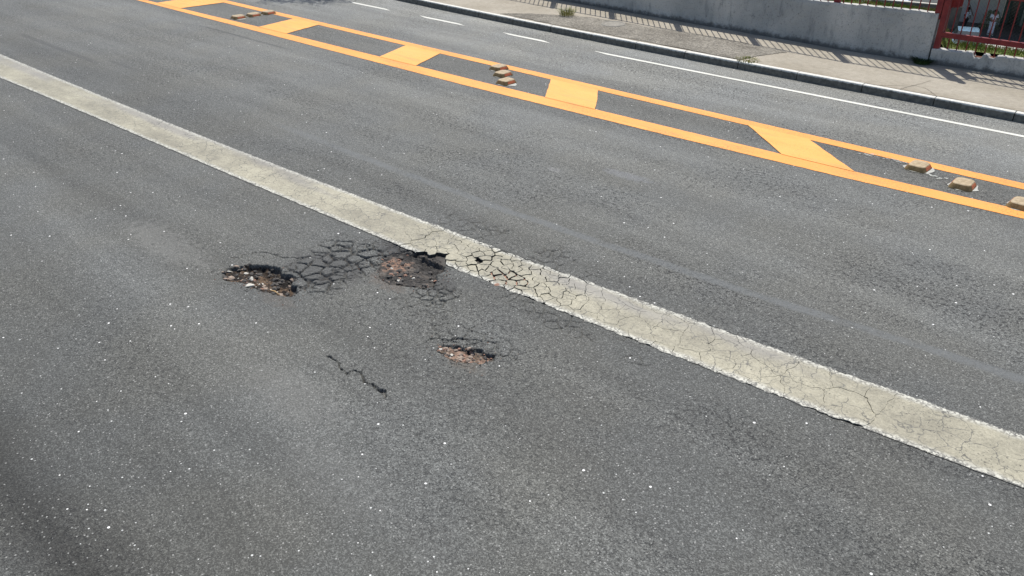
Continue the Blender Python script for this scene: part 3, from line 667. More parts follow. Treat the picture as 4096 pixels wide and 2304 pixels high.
for k, (u, v, lab, gl) in enumerate(S_):
    t = empty('road_stud', W(u, v, .002), (0, 0, A + R(rnd.uniform(-4, 4))))
    tag(t, 'ochre stud ' + lab, 'road stud', 'raised studs in the yellow median')
    link('body', stud_body, t); link('top_plate', stud_top, t); link('reflector', r_me[0], t); link('reflector', r_me[1], t)
    g_ = link('glue_patch', glue(k + 3, gl, 1.0 + gl * .5), t); g_.location.z = .0035
# crumbs of glue by the first right-hand stud
mb = MB()
for k in range(34):
    u = rnd.uniform(-3.02, -2.44); v = 9.42 + (u + 2.44) * .05 + rnd.gauss(0, .035); s = rnd.uniform(.005, .012); a = rnd.uniform(0, 3)
    mb.add([(u + s * 1.7 * math.cos(a + q * math.pi / 2.5), v + s * math.sin(a + q * math.pi / 2.5), .0045) for q in range(5)], [(0, 1, 2, 3, 4)])
for k in range(7):
    u = rnd.uniform(-2.2, -2.0); v = 9.20 + rnd.gauss(0, .03); s = rnd.uniform(.008, .022); a = rnd.uniform(0, 3)
    mb.add([(u + s * 1.7 * math.cos(a + q * math.pi / 2.5), v + s * math.sin(a + q * math.pi / 2.5), .0045) for q in range(5)], [(0, 1, 2, 3, 4)])
tag(road_obj('glue_crumbs', mb.me('glue_crumbs', [m_glue])), 'whitish scraped glue crumbs around the road stud in the median', 'glue residue', kind='stuff')

# ---------------------------------------------------------------- kerb, sidewalk
KH = .115
kerb = empty('kerb', W(0, 0, 0), (0, 0, A)); tag(kerb, 'dark faced concrete kerb with a pale top strip', kind='structure')
def kv(u): return float(kerb_v(u))
for k in range(-34, 14):
    u0, u1 = -3.995 + k * .995, -3.995 + (k + 1) * .995 - .012
    nn = 16; bmv = []; prof = 8
    chipL = {-6: .05, -5: .02, -3: .045}.get(k, .008); chipR = {-7: .05, -4: .03}.get(k, .008)
    jz = rnd.uniform(-.003, .003); jv = rnd.uniform(-.003, .003)
    for i in range(nn + 1):
        u = u0 + (u1 - u0) * i / nn; b = kv(u) + jv
        e = min(u - u0, u1 - u); cr = .010 + .005 * noise.noise((u * 14, 0, 0)) + .006 * abs(noise.noise((u * 45, 3, 0)))
        if u - u0 < .14: cr += chipL * (1 - (u - u0) / .14) * abs(noise.noise((u * 30, 7, k)) + .6)
        if u1 - u < .14: cr += chipR * (1 - (u1 - u) / .14) * abs(noise.noise((u * 30, 9, k)) + .6)
        H_ = KH + jz
        for (pv, pz) in ((-.004, -.12), (-.004, .0), (.002, H_ - cr * 1.5), (.002 + cr * .35, H_ - cr * .45), (.004 + cr, H_), (.085, H_), (.105, H_ - .004), (.108, -.12)):
            bmv.append((u, b + pv, pz))
    fs = [(i * prof + q, (i + 1) * prof + q, (i + 1) * prof + q + 1, i * prof + q + 1) for i in range(nn) for q in range(prof - 1)]
    fs += [tuple(range(prof))[::-1], tuple(nn * prof + q for q in range(prof))]
    fs = [f[::-1] for f in fs]
    road_obj('kerb_stone', mesh('kerb_stone', bmv, fs, [m_kerb]), kerb)
def wall_v(u): return 13.86 + .06 * max(0, -u - 5.2)
us2 = axis((-260, -24, 20), (-24, -3, .06), (-3, 1, .12), (1, 260, 20)); nk = 34
vv = []; 
SIDE_CR = [[(-3.79, 12.03), (-3.736, 12.101), (-3.60, 12.21), (-3.489, 12.284), (-3.432, 12.378), (-3.273, 12.337), (-3.168, 12.23), (-3.104, 12.13), (-3.02, 12.05)], [(-3.511, 12.03), (-3.473, 12.237), (-3.432, 12.378), (-3.38, 12.60), (-3.34, 12.868)]]
for u in us2:
    a = kv(u) + .106; b = wall_v(u) + .1
    for j in range(nk + 1):
        v = a + (b - a) * j / nk; vv.append((u, v, KH - .002 + .006 * noise.noise((u * .9, v * .9, 2))))
fs = [(i * (nk + 1) + j, (i + 1) * (nk + 1) + j, (i + 1) * (nk + 1) + j + 1, i * (nk + 1) + j + 1) for i in range(len(us2) - 1) for j in range(nk)]
side = tag(road_obj('sidewalk', mesh('sidewalk', vv, fs, [m_side_walk], True)), 'beige concrete sidewalk between the kerb and the wall', kind='structure')
# thin open cracks in the sidewalk
m_crackfill = mat_plain('dirt_in_crack', (.035, .03, .026), (.06, .05, .04), 30.)
for ln in SIDE_CR + [[(-10.6, 12.62), (-10.3, 12.80), (-9.975, 13.10), (-9.5, 13.16)], [(-5.75, 13.03), (-5.5, 13.06), (-5.3, 13.14)]]:
    mb = MB(); P_ = []
    for (a, b), (c, d) in zip(ln, ln[1:]):
        for t in range(5): P_.append((a + (c - a) * t / 5 + .012 * noise.noise((a * 9 + t, b, 0)), b + (d - b) * t / 5 + .012 * noise.noise((a * 9 + t, b, 7))))
    for (a, b), (c, d) in zip(P_, P_[1:]):
        L = math.hypot(c - a, d - b) + 1e-6; wx, wy = -(d - b) / L * .0028, (c - a) / L * .0028
        mb.add([(a - wx, b - wy, KH + .003), (c - wx, d - wy, KH + .003), (c + wx, d + wy, KH + .003), (a + wx, b + wy, KH + .003)], [(0, 1, 2, 3)])
    road_obj('crack', mb.me('crack', [m_crackfill]), side)
# rough worn patch
PT = [(-11.5, 12.25), (-11.2, 12.55), (-10.834, 12.80), (-10.3, 13.0), (-9.975, 13.20), (-9.4, 13.21), (-8.999, 13.22), (-8.482, 13.19), (-7.648, 13.26), (-6.695, 13.23), (-5.999, 13.15), (-5.70, 13.06), (-5.893, 12.53), (-6.03, 12.02), (-7, 12.09), (-8, 12.12), (-9, 12.14), (-10, 12.17), (-11, 12.22)]
xs = np.arange(-11.6, -5.6, .022); ys = np.arange(12.0, 13.35, .022); X, Y = np.meshgrid(xs, ys, indexing='ij')
D = sdist(X, Y, PT) + (fbm(X * 5, Y * 5, 12) - .5) * .09 * (np.abs(Y - 12.1) > .1)
Zp = KH + .005 + (fbm(X * 20, Y * 20, 90) - .5) * .016 + (fbm(X * 60, Y * 60, 91, 2) - .5) * .012; kb = np.array([[kv(a) + .112 for _ in ys] for a in xs])
keep = (D < 0) & (Y > kb); Zp = np.where(D > -.03, KH + .001, Zp); Zp = np.maximum(Zp, KH - .001 + .006)
ii = np.arange(X.size).reshape(X.shape); q = np.stack([ii[:-1, :-1], ii[1:, :-1], ii[1:, 1:], ii[:-1, 1:]], -1); kk = keep[:-1, :-1] & keep[1:, :-1] & keep[1:, 1:] & keep[:-1, 1:]
tag(road_obj('worn_concrete_patch', mesh('worn_concrete_patch', np.stack([X, Y, Zp], -1).reshape(-1, 3), q[kk].reshape(-1, 4), [m_patch]), side), 'grey gravelly worn patch of the sidewalk')
# half buried round cover
mb = MB(); N = 36
for (r0, r1, z0, z1) in ((0, .19, .012, .012), (.19, .20, .012, .020), (.20, .225, .020, .020), (.225, .245, .020, .002)):
    b = len(mb.v)
    for k in range(N):
        a = 2 * math.pi * k / N; mb.v.append((r0 * math.cos(a), r0 * math.sin(a), z0)); mb.v.append((r1 * math.cos(a), r1 * math.sin(a), z1))
    for k in range(N): mb.f.append((b + 2 * k, b + 2 * k + 1, b + 2 * ((k + 1) % N) + 1, b + 2 * ((k + 1) % N))); mb.m.append(0)
o = link('manhole_cover', mb.me('manhole_cover', [mat_plain('dusty_concrete_lid', (.22, .21, .185), (.30, .285, .25), 15., .95, .6)])); o.location = W(-9.16, 12.93, KH + .002); o.rotation_euler = (R(1.5), 0, A)
tag(o, 'half buried round concrete cover in the worn part of the sidewalk', 'manhole cover')

# ---------------------------------------------------------------- plants on the pavement
def tuft(name, loc, n, h, spread, m, label, cat, seed, lean=.6, parent=None, kind=None, sx=1., wd=.006):
    rr = random.Random(seed); mb = MB()
    for k in range(n):
        a = rr.uniform(0, 6.283); r = spread * .35 * math.sqrt(rr.random()); bx, by = r * math.cos(a) * sx, r * math.sin(a)
        L = h * rr.uniform(.45, 1.1); le = lean * rr.uniform(.3, 1.2); d = Vector((math.cos(a) * sx, math.sin(a), 0)); wv = Vector((-math.sin(a), math.cos(a), 0)) * wd * rr.uniform(.6, 1.2)
        p0 = Vector((bx, by, 0)); p1 = p0 + d * L * le * .35 + Vector((0, 0, L * .55)); p2 = p0 + d * L * le * 1.0 + Vector((0, 0, L * rr.uniform(.6, .95)))
        mb.add([p0 - wv, p0 + wv, p1 + wv * .8, p1 - wv * .8, p2], [(0, 1, 2, 3), (3, 2, 4)])
    o = link(name, mb.me(name, [m])); o.location = loc; o.rotation_euler = (0, 0, A); return tag(o, label, cat, kind=kind)
tuft('grass_tuft', W(-10.36, 13.02, KH), 240, .20, .42, m_grass2, 'spiky yellow green grass tuft growing in the sidewalk near the wall shadow', 'grass tuft', 3, .9, wd=.0035)
tuft('low_weed', W(-5.93, 12.11, KH), 200, .04, .55, m_grass2, 'flat strip of yellowish moss and weed along the inner edge of the kerb', 'weed', 4, .8, sx=1.)
tuft('leafy_weed', W(-3.80, 13.80, KH), 420, .10, .34, m_weed, 'dark green weed at the foot of the wall corner below the red post', 'weed', 5, 1.3, wd=.008)

# ---------------------------------------------------------------- high wall and low wall
def wall_mesh(u0, u1, top, thick, step, zb=.10, lean=.0):
    us3 = np.arange(u0, u1 + 1e-6, step); us3[-1] = u1; nz = 16; prof = []; vv = []; fs = []
    for u in us3:
        T = top(u); b = wall_v(u)
        row = []
        for k in range(nz + 1):
            z = zb + (T - zb) * k / nz; row.append((u, b + lean * (T - z) + .010 * noise.noise((u * 2.2, z * 2.2, 0)) + .006 * noise.noise((u * 9, z * 9, 3)) - (.02 * max(0, .2 - z) / .1 * abs(noise.noise((u * 6, 0, 5)))), z))
        row[-1] = (u, row[-1][1] + .008, T)
        row.append((u, b + thick * .5, T + .006 * noise.noise((u * 8, 1, 1)))); row.append((u, b + thick, T - .004)); row.append((u, b + thick, zb - .4))
        vv += row; m = len(row)
    for i in range(len(us3) - 1):
        for k in range(m - 1): fs.append((i * m + k, (i + 1) * m + k, (i + 1) * m + k + 1, i * m + k + 1))
    fs.append(tuple(range(m))[::-1]); fs.append(tuple((len(us3) - 1) * m + k for k in range(m)))
    return mesh('wall', vv, fs, [m_wall])
def hi_top(u): return .865 - .028 * max(0, -u - 4.2) * (1 if u > -6.4 else 0) - (.0616 if u <= -6.4 else 0) + .010 * noise.noise((u * 6, 0, 0)) + .010 * noise.noise((u * 22, 0, 3))
hw = road_obj('retaining_wall', wall_mesh(-18, -3.745, hi_top, .17, .035)); tag(hw, 'tall bluish grey whitewashed retaining wall with dark streaks', 'wall')
def lo_top(u):
    t = .345 + .028 * (u + 3.7) + .006 * noise.noise((u * 9, 0, 0)) + .005 * noise.noise((u * 30, 0, 1))
    if -3.14 < u < -2.98: t -= .060 * min(1, (u + 3.14) / .03, (-2.98 - u) / .03)
    if -2.93 < u < -2.80: t -= .040 * min(1, (u + 2.93) / .03, (-2.80 - u) / .03)
    if -3.22 < u < -3.14: t += .012
    return min(t, .50)
lw = road_obj('low_wall', wall_mesh(-3.72, 6., lo_top, .17, .02, lean=.03)); tag(lw, 'low grey wall under the open railings, with a broken top edge', 'wall')
mb = MB(); 
for (a, b, c) in ((-3.13, -2.97, .0), (-2.92, -2.80, .0)): mb.box(a, b, 13.92, 14.0, .20, lo_top((a + b) / 2) + .004)
road_obj('exposed_brick', mb.me('exposed_brick', [m_rust]), lw)

# ---------------------------------------------------------------- iron fence on the high wall
FZ = 2.08
fn = empty('iron_fence', W(-3.78, 13.93, .86), (0, 0, A)); tag(fn, 'dark red iron bar fence standing on the tall retaining wall', 'fence')
def fbox(name, parent, org, u0, u1, v0, v1, z0, z1, m):
    mb = MB(); mb.box(u0 - org[0], u1 - org[0], v0 - org[1], v1 - org[1], z0 - org[2], z1 - org[2]); return link(name, mb.me(name, [m]), parent)
O1 = (-3.78, 13.93, .86)
bar = MB(); bar.tube([(0, 0, 0), (0, 0, 1.)], .0092, 6); bar_me = bar.me('bar', [m_red])
posts = [-3.77 - 1.63 * k * .98 for k in range(9)]
for p in posts: fbox('post', fn, O1, p - .045, p + .045, wall_v(p) + .03, wall_v(p) + .11, .78, FZ + .05, m_red)
for i in range(len(posts) - 1):
    a, b = posts[i + 1], posts[i]
    mb = MB(); va, vb = wall_v(a) + .07, wall_v(b) + .07
    for zc, hz in ((FZ, .012),):
        mb.add([(u - O1[0], v + dv - O1[1], z - O1[2]) for u, v in ((a + .045, va), (b - .045, vb)) for dv in (-.016, .016) for z in (zc - hz, zc + hz)],
               [(0, 1, 3, 2), (4, 6, 7, 5), (0, 4, 5, 1), (2, 3, 7, 6), (1, 5, 7, 3), (0, 2, 6, 4)])
    link('rail', mb.me('rail', [m_red]), fn)
    nb = int((b - a) / .135)
    for k in range(1, nb + 1):
        u = b - .03 - k * (b - a) / (nb + 1)
        if u - a < .06: continue
        o = link('bar', bar_me, fn, (u - O1[0], wall_v(u) + .07 - O1[1], .80 - O1[2])); o.scale = (1, 1, FZ + .075 + rnd.uniform(-.01, .01) - .80)
# wavy wire above the top rail
mb = MB(); pts = [(u - O1[0], wall_v(u) + .07 - O1[1] + .02 * math.sin(u * 23), FZ + .075 + .035 * math.sin(u * 46.5) - O1[2]) for u in np.arange(-10.5, -3.8, .02)]
mb.tube(pts, .0035, 4, cap=False); link('wavy_wire', mb.me('wavy_wire', [m_wire]), fn)

# open section to the right
gt = empty('iron_railing', W(-3.70, 13.93, .34), (0, 0, A)); tag(gt, 'dark red railing section on the low wall, right of the thick red post', 'railing'); O2 = (-3.70, 13.93, .34)
fbox('post', gt, O2, -3.712, -3.632, 13.885, 13.965, .30, 2.25, m_red)
fbox('rail', gt, O2, -3.63, 4., 13.885, 13.945, .525, .600, m_red)
fbox('rail', gt, O2, -3.63, 4., 13.885, 13.945, 1.165, 1.225, m_red)
fbox('rail', gt, O2, -3.63, 4., 13.905, 13.935, 1.72, 1.745, m_red)
fbox('post', gt, O2, .6, .68, 13.885, 13.965, .30, 2.25, m_red)
k = 0; u = -3.525
while u < 3.5:
    o = link('bar', bar_me, gt, (u - O2[0] + .0, 13.925 + .03 - O2[1], .31 - O2[2])); o.scale = (1, 1, 1.47); u += .1335; k += 1
mb = MB(); P_ = [(x - O2[0], 13.98 - O2[1], 1.77 + .03 * math.sin(x * 46) - O2[2]) for x in np.arange(-3.6, 3, .02)]; mb.tube(P_, .0035, 4, cap=False); link('wavy_wire', mb.me('wavy_wire', [m_wire]), gt)
# chain link behind the bars
mb = MB(); cs = .055
for d in (1, -1):
    for c in np.arange(-3.6 - 1.3, 1.2, cs):
        P_ = []
        for t in np.linspace(0, 1.25, 3):
            uu_ = c + t if d > 0 else c + 1.3 - t
            P_.append((uu_ - O2[0], 14.01 + .002 * d - O2[1], .45 + t - O2[2]))
        if P_[0][0] < .03 and P_[-1][0] < .03: continue
        P_ = [p for p in P_ if p[0] > .05]
        if len(P_) > 1: mb.tube(P_, .0009, 3, cap=False)
link('chain_link_mesh', mb.me('chain_link_mesh', [m_wire]), gt)
mb = MB(); mb.tube([(-3.46 - O2[0], 14.06 - O2[1], 1.12 - O2[2]), (-3.30 - O2[0], 14.04 - O2[1], .86 - O2[2])], .009, 6); link('brace', mb.me('brace', [m_wire]), gt)
# sheet metal leaf behind the post
lf = empty('gate_leaf', W(-3.60, 14.22, .80), (0, 0, A)); tag(lf, 'dark red steel sheet leaf hanging behind the thick corner post', 'gate')
mb = MB(); N = 10
for k in range(N + 1):
    u = -.085 + .15 * k / N; zb = .10 + .05 * abs(noise.noise((k * 1.3, 2, 0))) + .004 * k
    for dv in (-.008, .008):
        mb.v.append((u, dv, zb)); mb.v.append((u, dv, 1.45))
for k in range(N):
    a = 4 * k; mb.f += [(a, a + 4, a + 5, a + 1), (a + 2, a + 3, a + 7, a + 6), (a + 1, a + 5, a + 7, a + 3), (a, a + 2, a + 6, a + 4)]; mb.m += [0] * 4
mb.f += [(0, 1, 3, 2), (4 * N, 4 * N + 2, 4 * N + 3, 4 * N + 1)]; mb.m += [0] * 2
link('sheet', mb.me('sheet', [m_red]), lf); mb = MB(); mb.box(-.12, -.085, -.02, .02, -.4, 1.5); link('hinge_post', mb.me('hinge_post', [m_red]), lf)

# ---------------------------------------------------------------- ground behind the wall, slope and yard
YZ = -8.7
vv = []; fs = []; us4 = axis((-260, -20, 20), (-20, -4.2, .4), (-4.2, -3.2, .1), (-3.2, 6, .3), (6, 260, 20))
for u in us4:
    t = min(1, max(0, (u + 3.95) / .35)); g_ = .80 * (1 - t) + .345 * t + (.028 * min(max(0, u + 3.7), 5)); b = wall_v(u) + .165; D_ = .50
    for (dv, z) in ((0, g_), (D_ * .5, g_ + .01), (D_, g_ - .015), (D_ + .5, g_ - .6), (D_ + 6, YZ), (D_ + 6.5, YZ - .4)): vv.append((u, b + dv, z))
for i in range(len(us4) - 1):
    for k in range(5): fs.append((i * 6 + k, (i + 1) * 6 + k, (i + 1) * 6 + k + 1, i * 6 + k + 1))
tag(road_obj('embankment', mesh('embankment', vv, fs, [m_turf], True)), kind='structure')
def ground_z(u):
    t = min(1, max(0, (u + 3.95) / .35)); return .80 * (1 - t) + .345 * t + (.028 * min(max(0, u + 3.7), 5))
mb = MB(); rr = random.Random(11)
for k in range(26000):
    u = rr.uniform(-7.8, 1.0); dv = .02 + .52 * rr.random(); b = wall_v(u) + .165; z0 = ground_z(u)
    dens = .45 + .75 * noise.noise((u * 3.2, dv * 4, 0)) + (.0 if dv > .12 else -.2)
    if rr.random() > dens + .42: continue
    L = rr.uniform(.02, .05) * (1.7 if -3.45 < u < -3.15 and dv > .15 else 1); a = rr.uniform(0, 6.28); le = rr.uniform(0, .6)
    wv = Vector((-math.sin(a), math.cos(a), 0)) * .0045; p0 = Vector((u, b + dv, z0)); p2 = p0 + Vector((math.cos(a) * L * le, math.sin(a) * L * le, L))
    mb.add([p0 - wv, p0 + wv, p2], [(0, 1, 2)], 0 if noise.noise((u * 2.1, dv * 3, 8)) + rr.uniform(-.25, .25) > -.05 else 1)
tag(road_obj('grass', mb.me('grass', [m_grass, m_grass2])), 'short green and dry grass growing behind the walls', 'grass', kind='stuff')
yd = link('yard', mesh('yard', [(-300, 14, YZ), (400, 14, YZ), (400, 700, YZ), (-300, 700, YZ)], [(0, 1, 2, 3)], [m_yard_d])); tag(yd, kind='structure')
# pale concrete apron in front
ax, ay = (31.3, 54.02), (33.34, 53.09); dx, dy = ay[0] - ax[0], ay[1] - ax[1]; L = math.hypot(dx, dy); dx /= L; dy /= L
mid = ((ax[0] + ay[0]) / 2, (ax[1] + ay[1]) / 2); nx, ny = dy, -dx
q = [(mid[0] - dx * 1.15, mid[1] - dy * 1.15), (mid[0] + dx * 40, mid[1] + dy * 40), (mid[0] + dx * 40 + nx * 14, mid[1] + dy * 40 + ny * 14), (mid[0] - dx * 1.15 + nx * 14, mid[1] - dy * 1.15 + ny * 14)]
tag(link('yard_apron', mesh('yard_apron', [(x, y, YZ + .01) for x, y in q], [(0, 1, 2, 3)] if nx * dy - ny * dx < 0 else [(3, 2, 1, 0)], [m_yard])), kind='structure')

# ---------------------------------------------------------------- buildings beyond the yard
VD = Vector((math.sin(R(31)), math.cos(R(31)), 0)); RT = Vector((VD.y, -VD.x, 0))      # away from and across the view to the yard
m_teal = mat_plain('teal_painted_facade', (.02, .075, .072), (.035, .105, .10), .8, .5, .1)
m_tealdk = mat_plain('dark_green_glass', (.008, .022, .022), (.014, .035, .033), .8, .25, .05, spec=.5)
m_pale = mat_plain('pale_plaster', (.48, .49, .50), (.56, .57, .58), .6, .9, .1)
m_pipe = mat_plain('pale_painted_pipe', (.42, .47, .45), (.5, .55, .53), 2., .6, .1)
def fr(px_off, D):           # across offset in metres at distance D along the view direction
    return VD * D + RT * px_off
bd = empty('green_building', fr(0, 70) + Vector((0, 0, YZ)), (0, 0, math.atan2(RT.y, RT.x))); tag(bd, 'dark teal green building front with pale columns across the yard', 'building')
mb = MB(); mb.box(-.55, 14, 0, 8, 0, 6.5); link('facade', mb.me('facade', [m_teal]), bd)
mb = MB(); mb.box(-.6, 14.1, -.35, 8.2, 6.5, 6.8); link('roof', mb.me('roof', [m_pale]), bd)
for a in (.75, 2.95, 5.1, 7.4, 9.8): 
    mb = MB(); mb.tube([(a, -.22, 0), (a, -.22, 6.5)], .075, 8); link('column', mb.me('column', [m_pipe], True), bd)
for a in (1.05, 3.2, 5.4, 7.7, 10.1):
    mb = MB(); mb.box(a, a + 1.65, -.03, -.002, .75, 2.6); f_ = link('window', mb.me('window', [m_tealdk]), bd)
    mb = MB(); mb.box(a - .06, a + 1.71, -.05, -.032, .66, .74); link('sill', mb.me('sill', [m_pipe]), f_)
mb = MB(); mb.box(-4.5, 14.2, -6.2, -.4, 3.3, 3.45); link('unseen_shade_roof', mb.me('unseen_shade_roof', [m_pale]), bd)  # roof added out of view to shade the yard and the people
for a in (-4.2, 14.): 
    mb = MB(); mb.tube([(a, -6., 0), (a, -6., 3.3)], .08, 8); link('unseen_shade_roof_post', mb.me('unseen_shade_roof_post', [m_pipe], True), bd)
mb = MB(); mb.box(-.1, .45, -.03, -.002, 0, 2.2); link('door', mb.me('door', [m_tealdk]), bd)
pl = empty('plastered_annex', fr(-1.45, 69.4) + Vector((0, 0, YZ)), (0, 0, math.atan2(RT.y, RT.x))); tag(pl, 'pale grey plastered annex wall left of the green building', 'building')
mb = MB(); mb.box(-3.2, .86, 0, 3, 0, 5.5); link('wall', mb.me('wall', [m_pale]), pl); mb = MB(); mb.box(-3.3, .9, -.1, 3.1, 5.5, 5.65); link('roof', mb.me('roof', [m_teal]), pl)
# brown side wall
bw = link('brown_wall', None) if False else None
mb = MB(); mb.box(-6., 0, 0, .25, 0, 1.52); mb2 = mb
bwo = empty('brown_yard_wall', Vector((31.399, 58.168, -8.700)), (0, 0, math.atan2(RT.y, RT.x))); tag(bwo, 'stained brown concrete yard wall with its sunlit top edge painted pale', 'wall')
link('wall', mb.me('wall', [mat_plain('stained_brown_render', (.13, .115, .10), (.24, .20, .175), 1.6, .95, .4, 12.)]), bwo)
mb = MB(); mb.box(-6.03, .04, -.04, .29, 1.52, 1.58); link('lit_top_strip', mb.me('lit_top_strip', [m_stone_p]), bwo)  # pale strip paints the light along the wall top
# shrub
def shrub(name, loc, r, h, n, m, label, cat, seed):
    rr = random.Random(seed); mb = MB()
    for k in range(n):
        a = rr.uniform(0, 6.28); q = rr.random() ** .5; z = h * rr.random() ** .8; rad = r * q * (1.05 - .5 * (z / h)) * (1 + .35 * noise.noise((math.cos(a) * 1.6, math.sin(a) * 1.6, z * 2)))
        p = Vector((rad * math.cos(a), rad * math.sin(a), z)); s = rr.uniform(.03, .06)
        d1 = Vector((rr.uniform(-1, 1), rr.uniform(-1, 1), rr.uniform(-.4, 1))).normalized() * s; d2 = d1.cross(Vector((rr.uniform(-1, 1), rr.uniform(-1, 1), rr.uniform(-1, 1)))).normalized() * s * .5
        mb.add([p - d1, p + d2, p + d1, p - d2], [(0, 1, 2, 3)])
    t = empty(name, loc); tag(t, label, cat); link('foliage', mb.me('foliage', [m]), t)
    mb = MB(); mb.tube([(0, 0, 0), (.02, 0, h * .5), (0, .02, h * .85)], [.05, .035, .01], 6); link('stem', mb.me('stem', [m_rust]), t); return t
shrub('shrub', Vector((33.75, 58.35, YZ)), .75, 1.25, 1500, mat_grass('shrub_leaves', (.03, .075, .045), (.22, .26, .12)), 'leafy green shrub against the teal building between the two people', 'shrub', 5)
shrub('low_bush', Vector((31.0, 56.75, YZ)), .7, .45, 500, m_weed, 'dark weeds at the foot of the brown yard wall', 'bush', 6)

# ---------------------------------------------------------------- cars
def car(loc, heading, paint, label):
    t = empty('parked_car', loc, (0, 0, heading)); tag(t, label, 'car')
    m_gl = mat_plain(paint[0] + '_glass', (.02, .03, .035), (.03, .04, .045), 2., .08, .0, spec=.8); m_bl = mat_plain(paint[0] + '_tyre', (.012, .012, .012), (.02, .02, .02))
    m_pt = M(paint[0] + '_paint', .25, .5); m_pt.col(paint[1]); m_pt.b.inputs['Metallic'].default_value = .35; m_pt.b.inputs['Coat Weight'].default_value = .6; m_pt = m_pt.m
    # lower body: stations along x (front +)
    st = [(-2.02, .50, .78, .60), (-1.95, .32, .95, .74), (-1.4, .26, .98, .82), (-.4, .22, .94, .85), (.7, .22, .94, .85), (1.3, .26, .90, .83), (1.85, .30, .78, .74), (2.02, .42, .62, .58)]
    vv = []; 
    for x, zb, zt, hw_ in st:
        for y, z in ((-hw_, zb), (-hw_ * 1.02, (zb + zt) / 2), (-hw_ * .97, zt - .05), (-hw_ * .86, zt), (hw_ * .86, zt), (hw_ * .97, zt - .05), (hw_ * 1.02, (zb + zt) / 2), (hw_, zb)): vv.append((x, y, z))
    fs = [(i * 8 + k, (i + 1) * 8 + k, (i + 1) * 8 + (k + 1) % 8, i * 8 + (k + 1) % 8) for i in range(7) for k in range(8)] + [tuple(range(8)), tuple(56 + k for k in range(8))[::-1]]
    link('body', mesh('body', vv, [f[::-1] for f in fs], [m_pt], True), t)
    cab = [(-1.75, .95, .72), (-1.25, 1.40, .58), (-.3, 1.47, .60), (.35, 1.42, .58), (1.15, .92, .72)]
    vv = []
    for x, zt, hw_ in cab: vv += [(x, -hw_, zt), (x, hw_, zt)]
    base = [(-1.75, -.74, .93), (-1.75, .74, .93), (1.15, -.74, .90), (1.15, .74, .90)]
    roof = [(2, 4, 5, 3), (4, 6, 7, 5)]
    mb = MB(); mb.add([Vector(v) + Vector((0, 0, .0)) for v in vv], roof); 
    link('roof', mb.me('roof', [m_pt], True), t)
    sb = [(-1.25, .74, .93), (-.3, .76, .93), (.35, .76, .92)]
    for nm, q in (('windscreen', [vv[6], vv[7], (1.15, .70, .91), (1.15, -.70, .91)]), ('rear_window', [vv[3], vv[2], (-1.72, -.70, .96), (-1.72, .70, .96)])):
        link(nm, mesh(nm, q, [(0, 1, 2, 3)] if nm == 'windscreen' else [(0, 1, 2, 3)], [m_gl]), t)
    for sy in (-1, 1):
        q = [(-1.72, sy * .74, .95), (-1.25, sy * .58, 1.40), (-.3, sy * .60, 1.47), (.35, sy * .58, 1.42), (1.15, sy * .74, .91), (-.3, sy * .76, .93)]
        link('side_window', mesh('side_window', q, [(0, 1, 2, 5), (5, 2, 3, 4)], [m_gl]), t)
        for x in (-1.25, 1.25):
            mb = MB(); N = 18
            for yy, rr_ in ((sy * .66, .30), (sy * .86, .30), (sy * .87, .17)):
                for k in range(N): a = 2 * math.pi * k / N; mb.v.append((x + rr_ * math.cos(a), yy, .30 + rr_ * math.sin(a)))
            mb.f += [(k, (k + 1) % N, N + (k + 1) % N, N + k) for k in range(N)] + [(N + k, N + (k + 1) % N, 2 * N + (k + 1) % N, 2 * N + k) for k in range(N)] + [tuple(2 * N + k for k in range(N))]; mb.m = [0] * (2 * N) + [1]
            link('wheel', mb.me('wheel', [m_bl, m_pipe], True), t)
        mb = MB(); mb.box(1.86, 2.0, min(sy * .42, sy * .70), max(sy * .42, sy * .70), .58, .74); link('headlight', mb.me('headlight', [m_stone_p]), t)
        mb = MB(); mb.box(-2.02, -1.93, min(sy * .55, sy * .73), max(sy * .55, sy * .73), .66, .86); link('tail_light', mb.me('tail_light', [m_refl]), t)
    mb = MB(); mb.box(1.9, 2.06, -.6, .6, .30, .44); link('bumper', mb.me('bumper', [m_bl]), t)
    return t
hd = math.atan2(-VD.y, -VD.x)
car(Vector((28.35, 51.1, YZ)), hd + R(6), ('silver_blue', (.20, .34, .46)), 'silver blue small car seen from the front through the railings')
car(Vector((28.629, 61.391, -7.350)[:2] + (YZ,)), math.atan2(RT.y, RT.x), ('white', (.72, .73, .74)), 'white car of which only the roof shows behind the left grass bank')

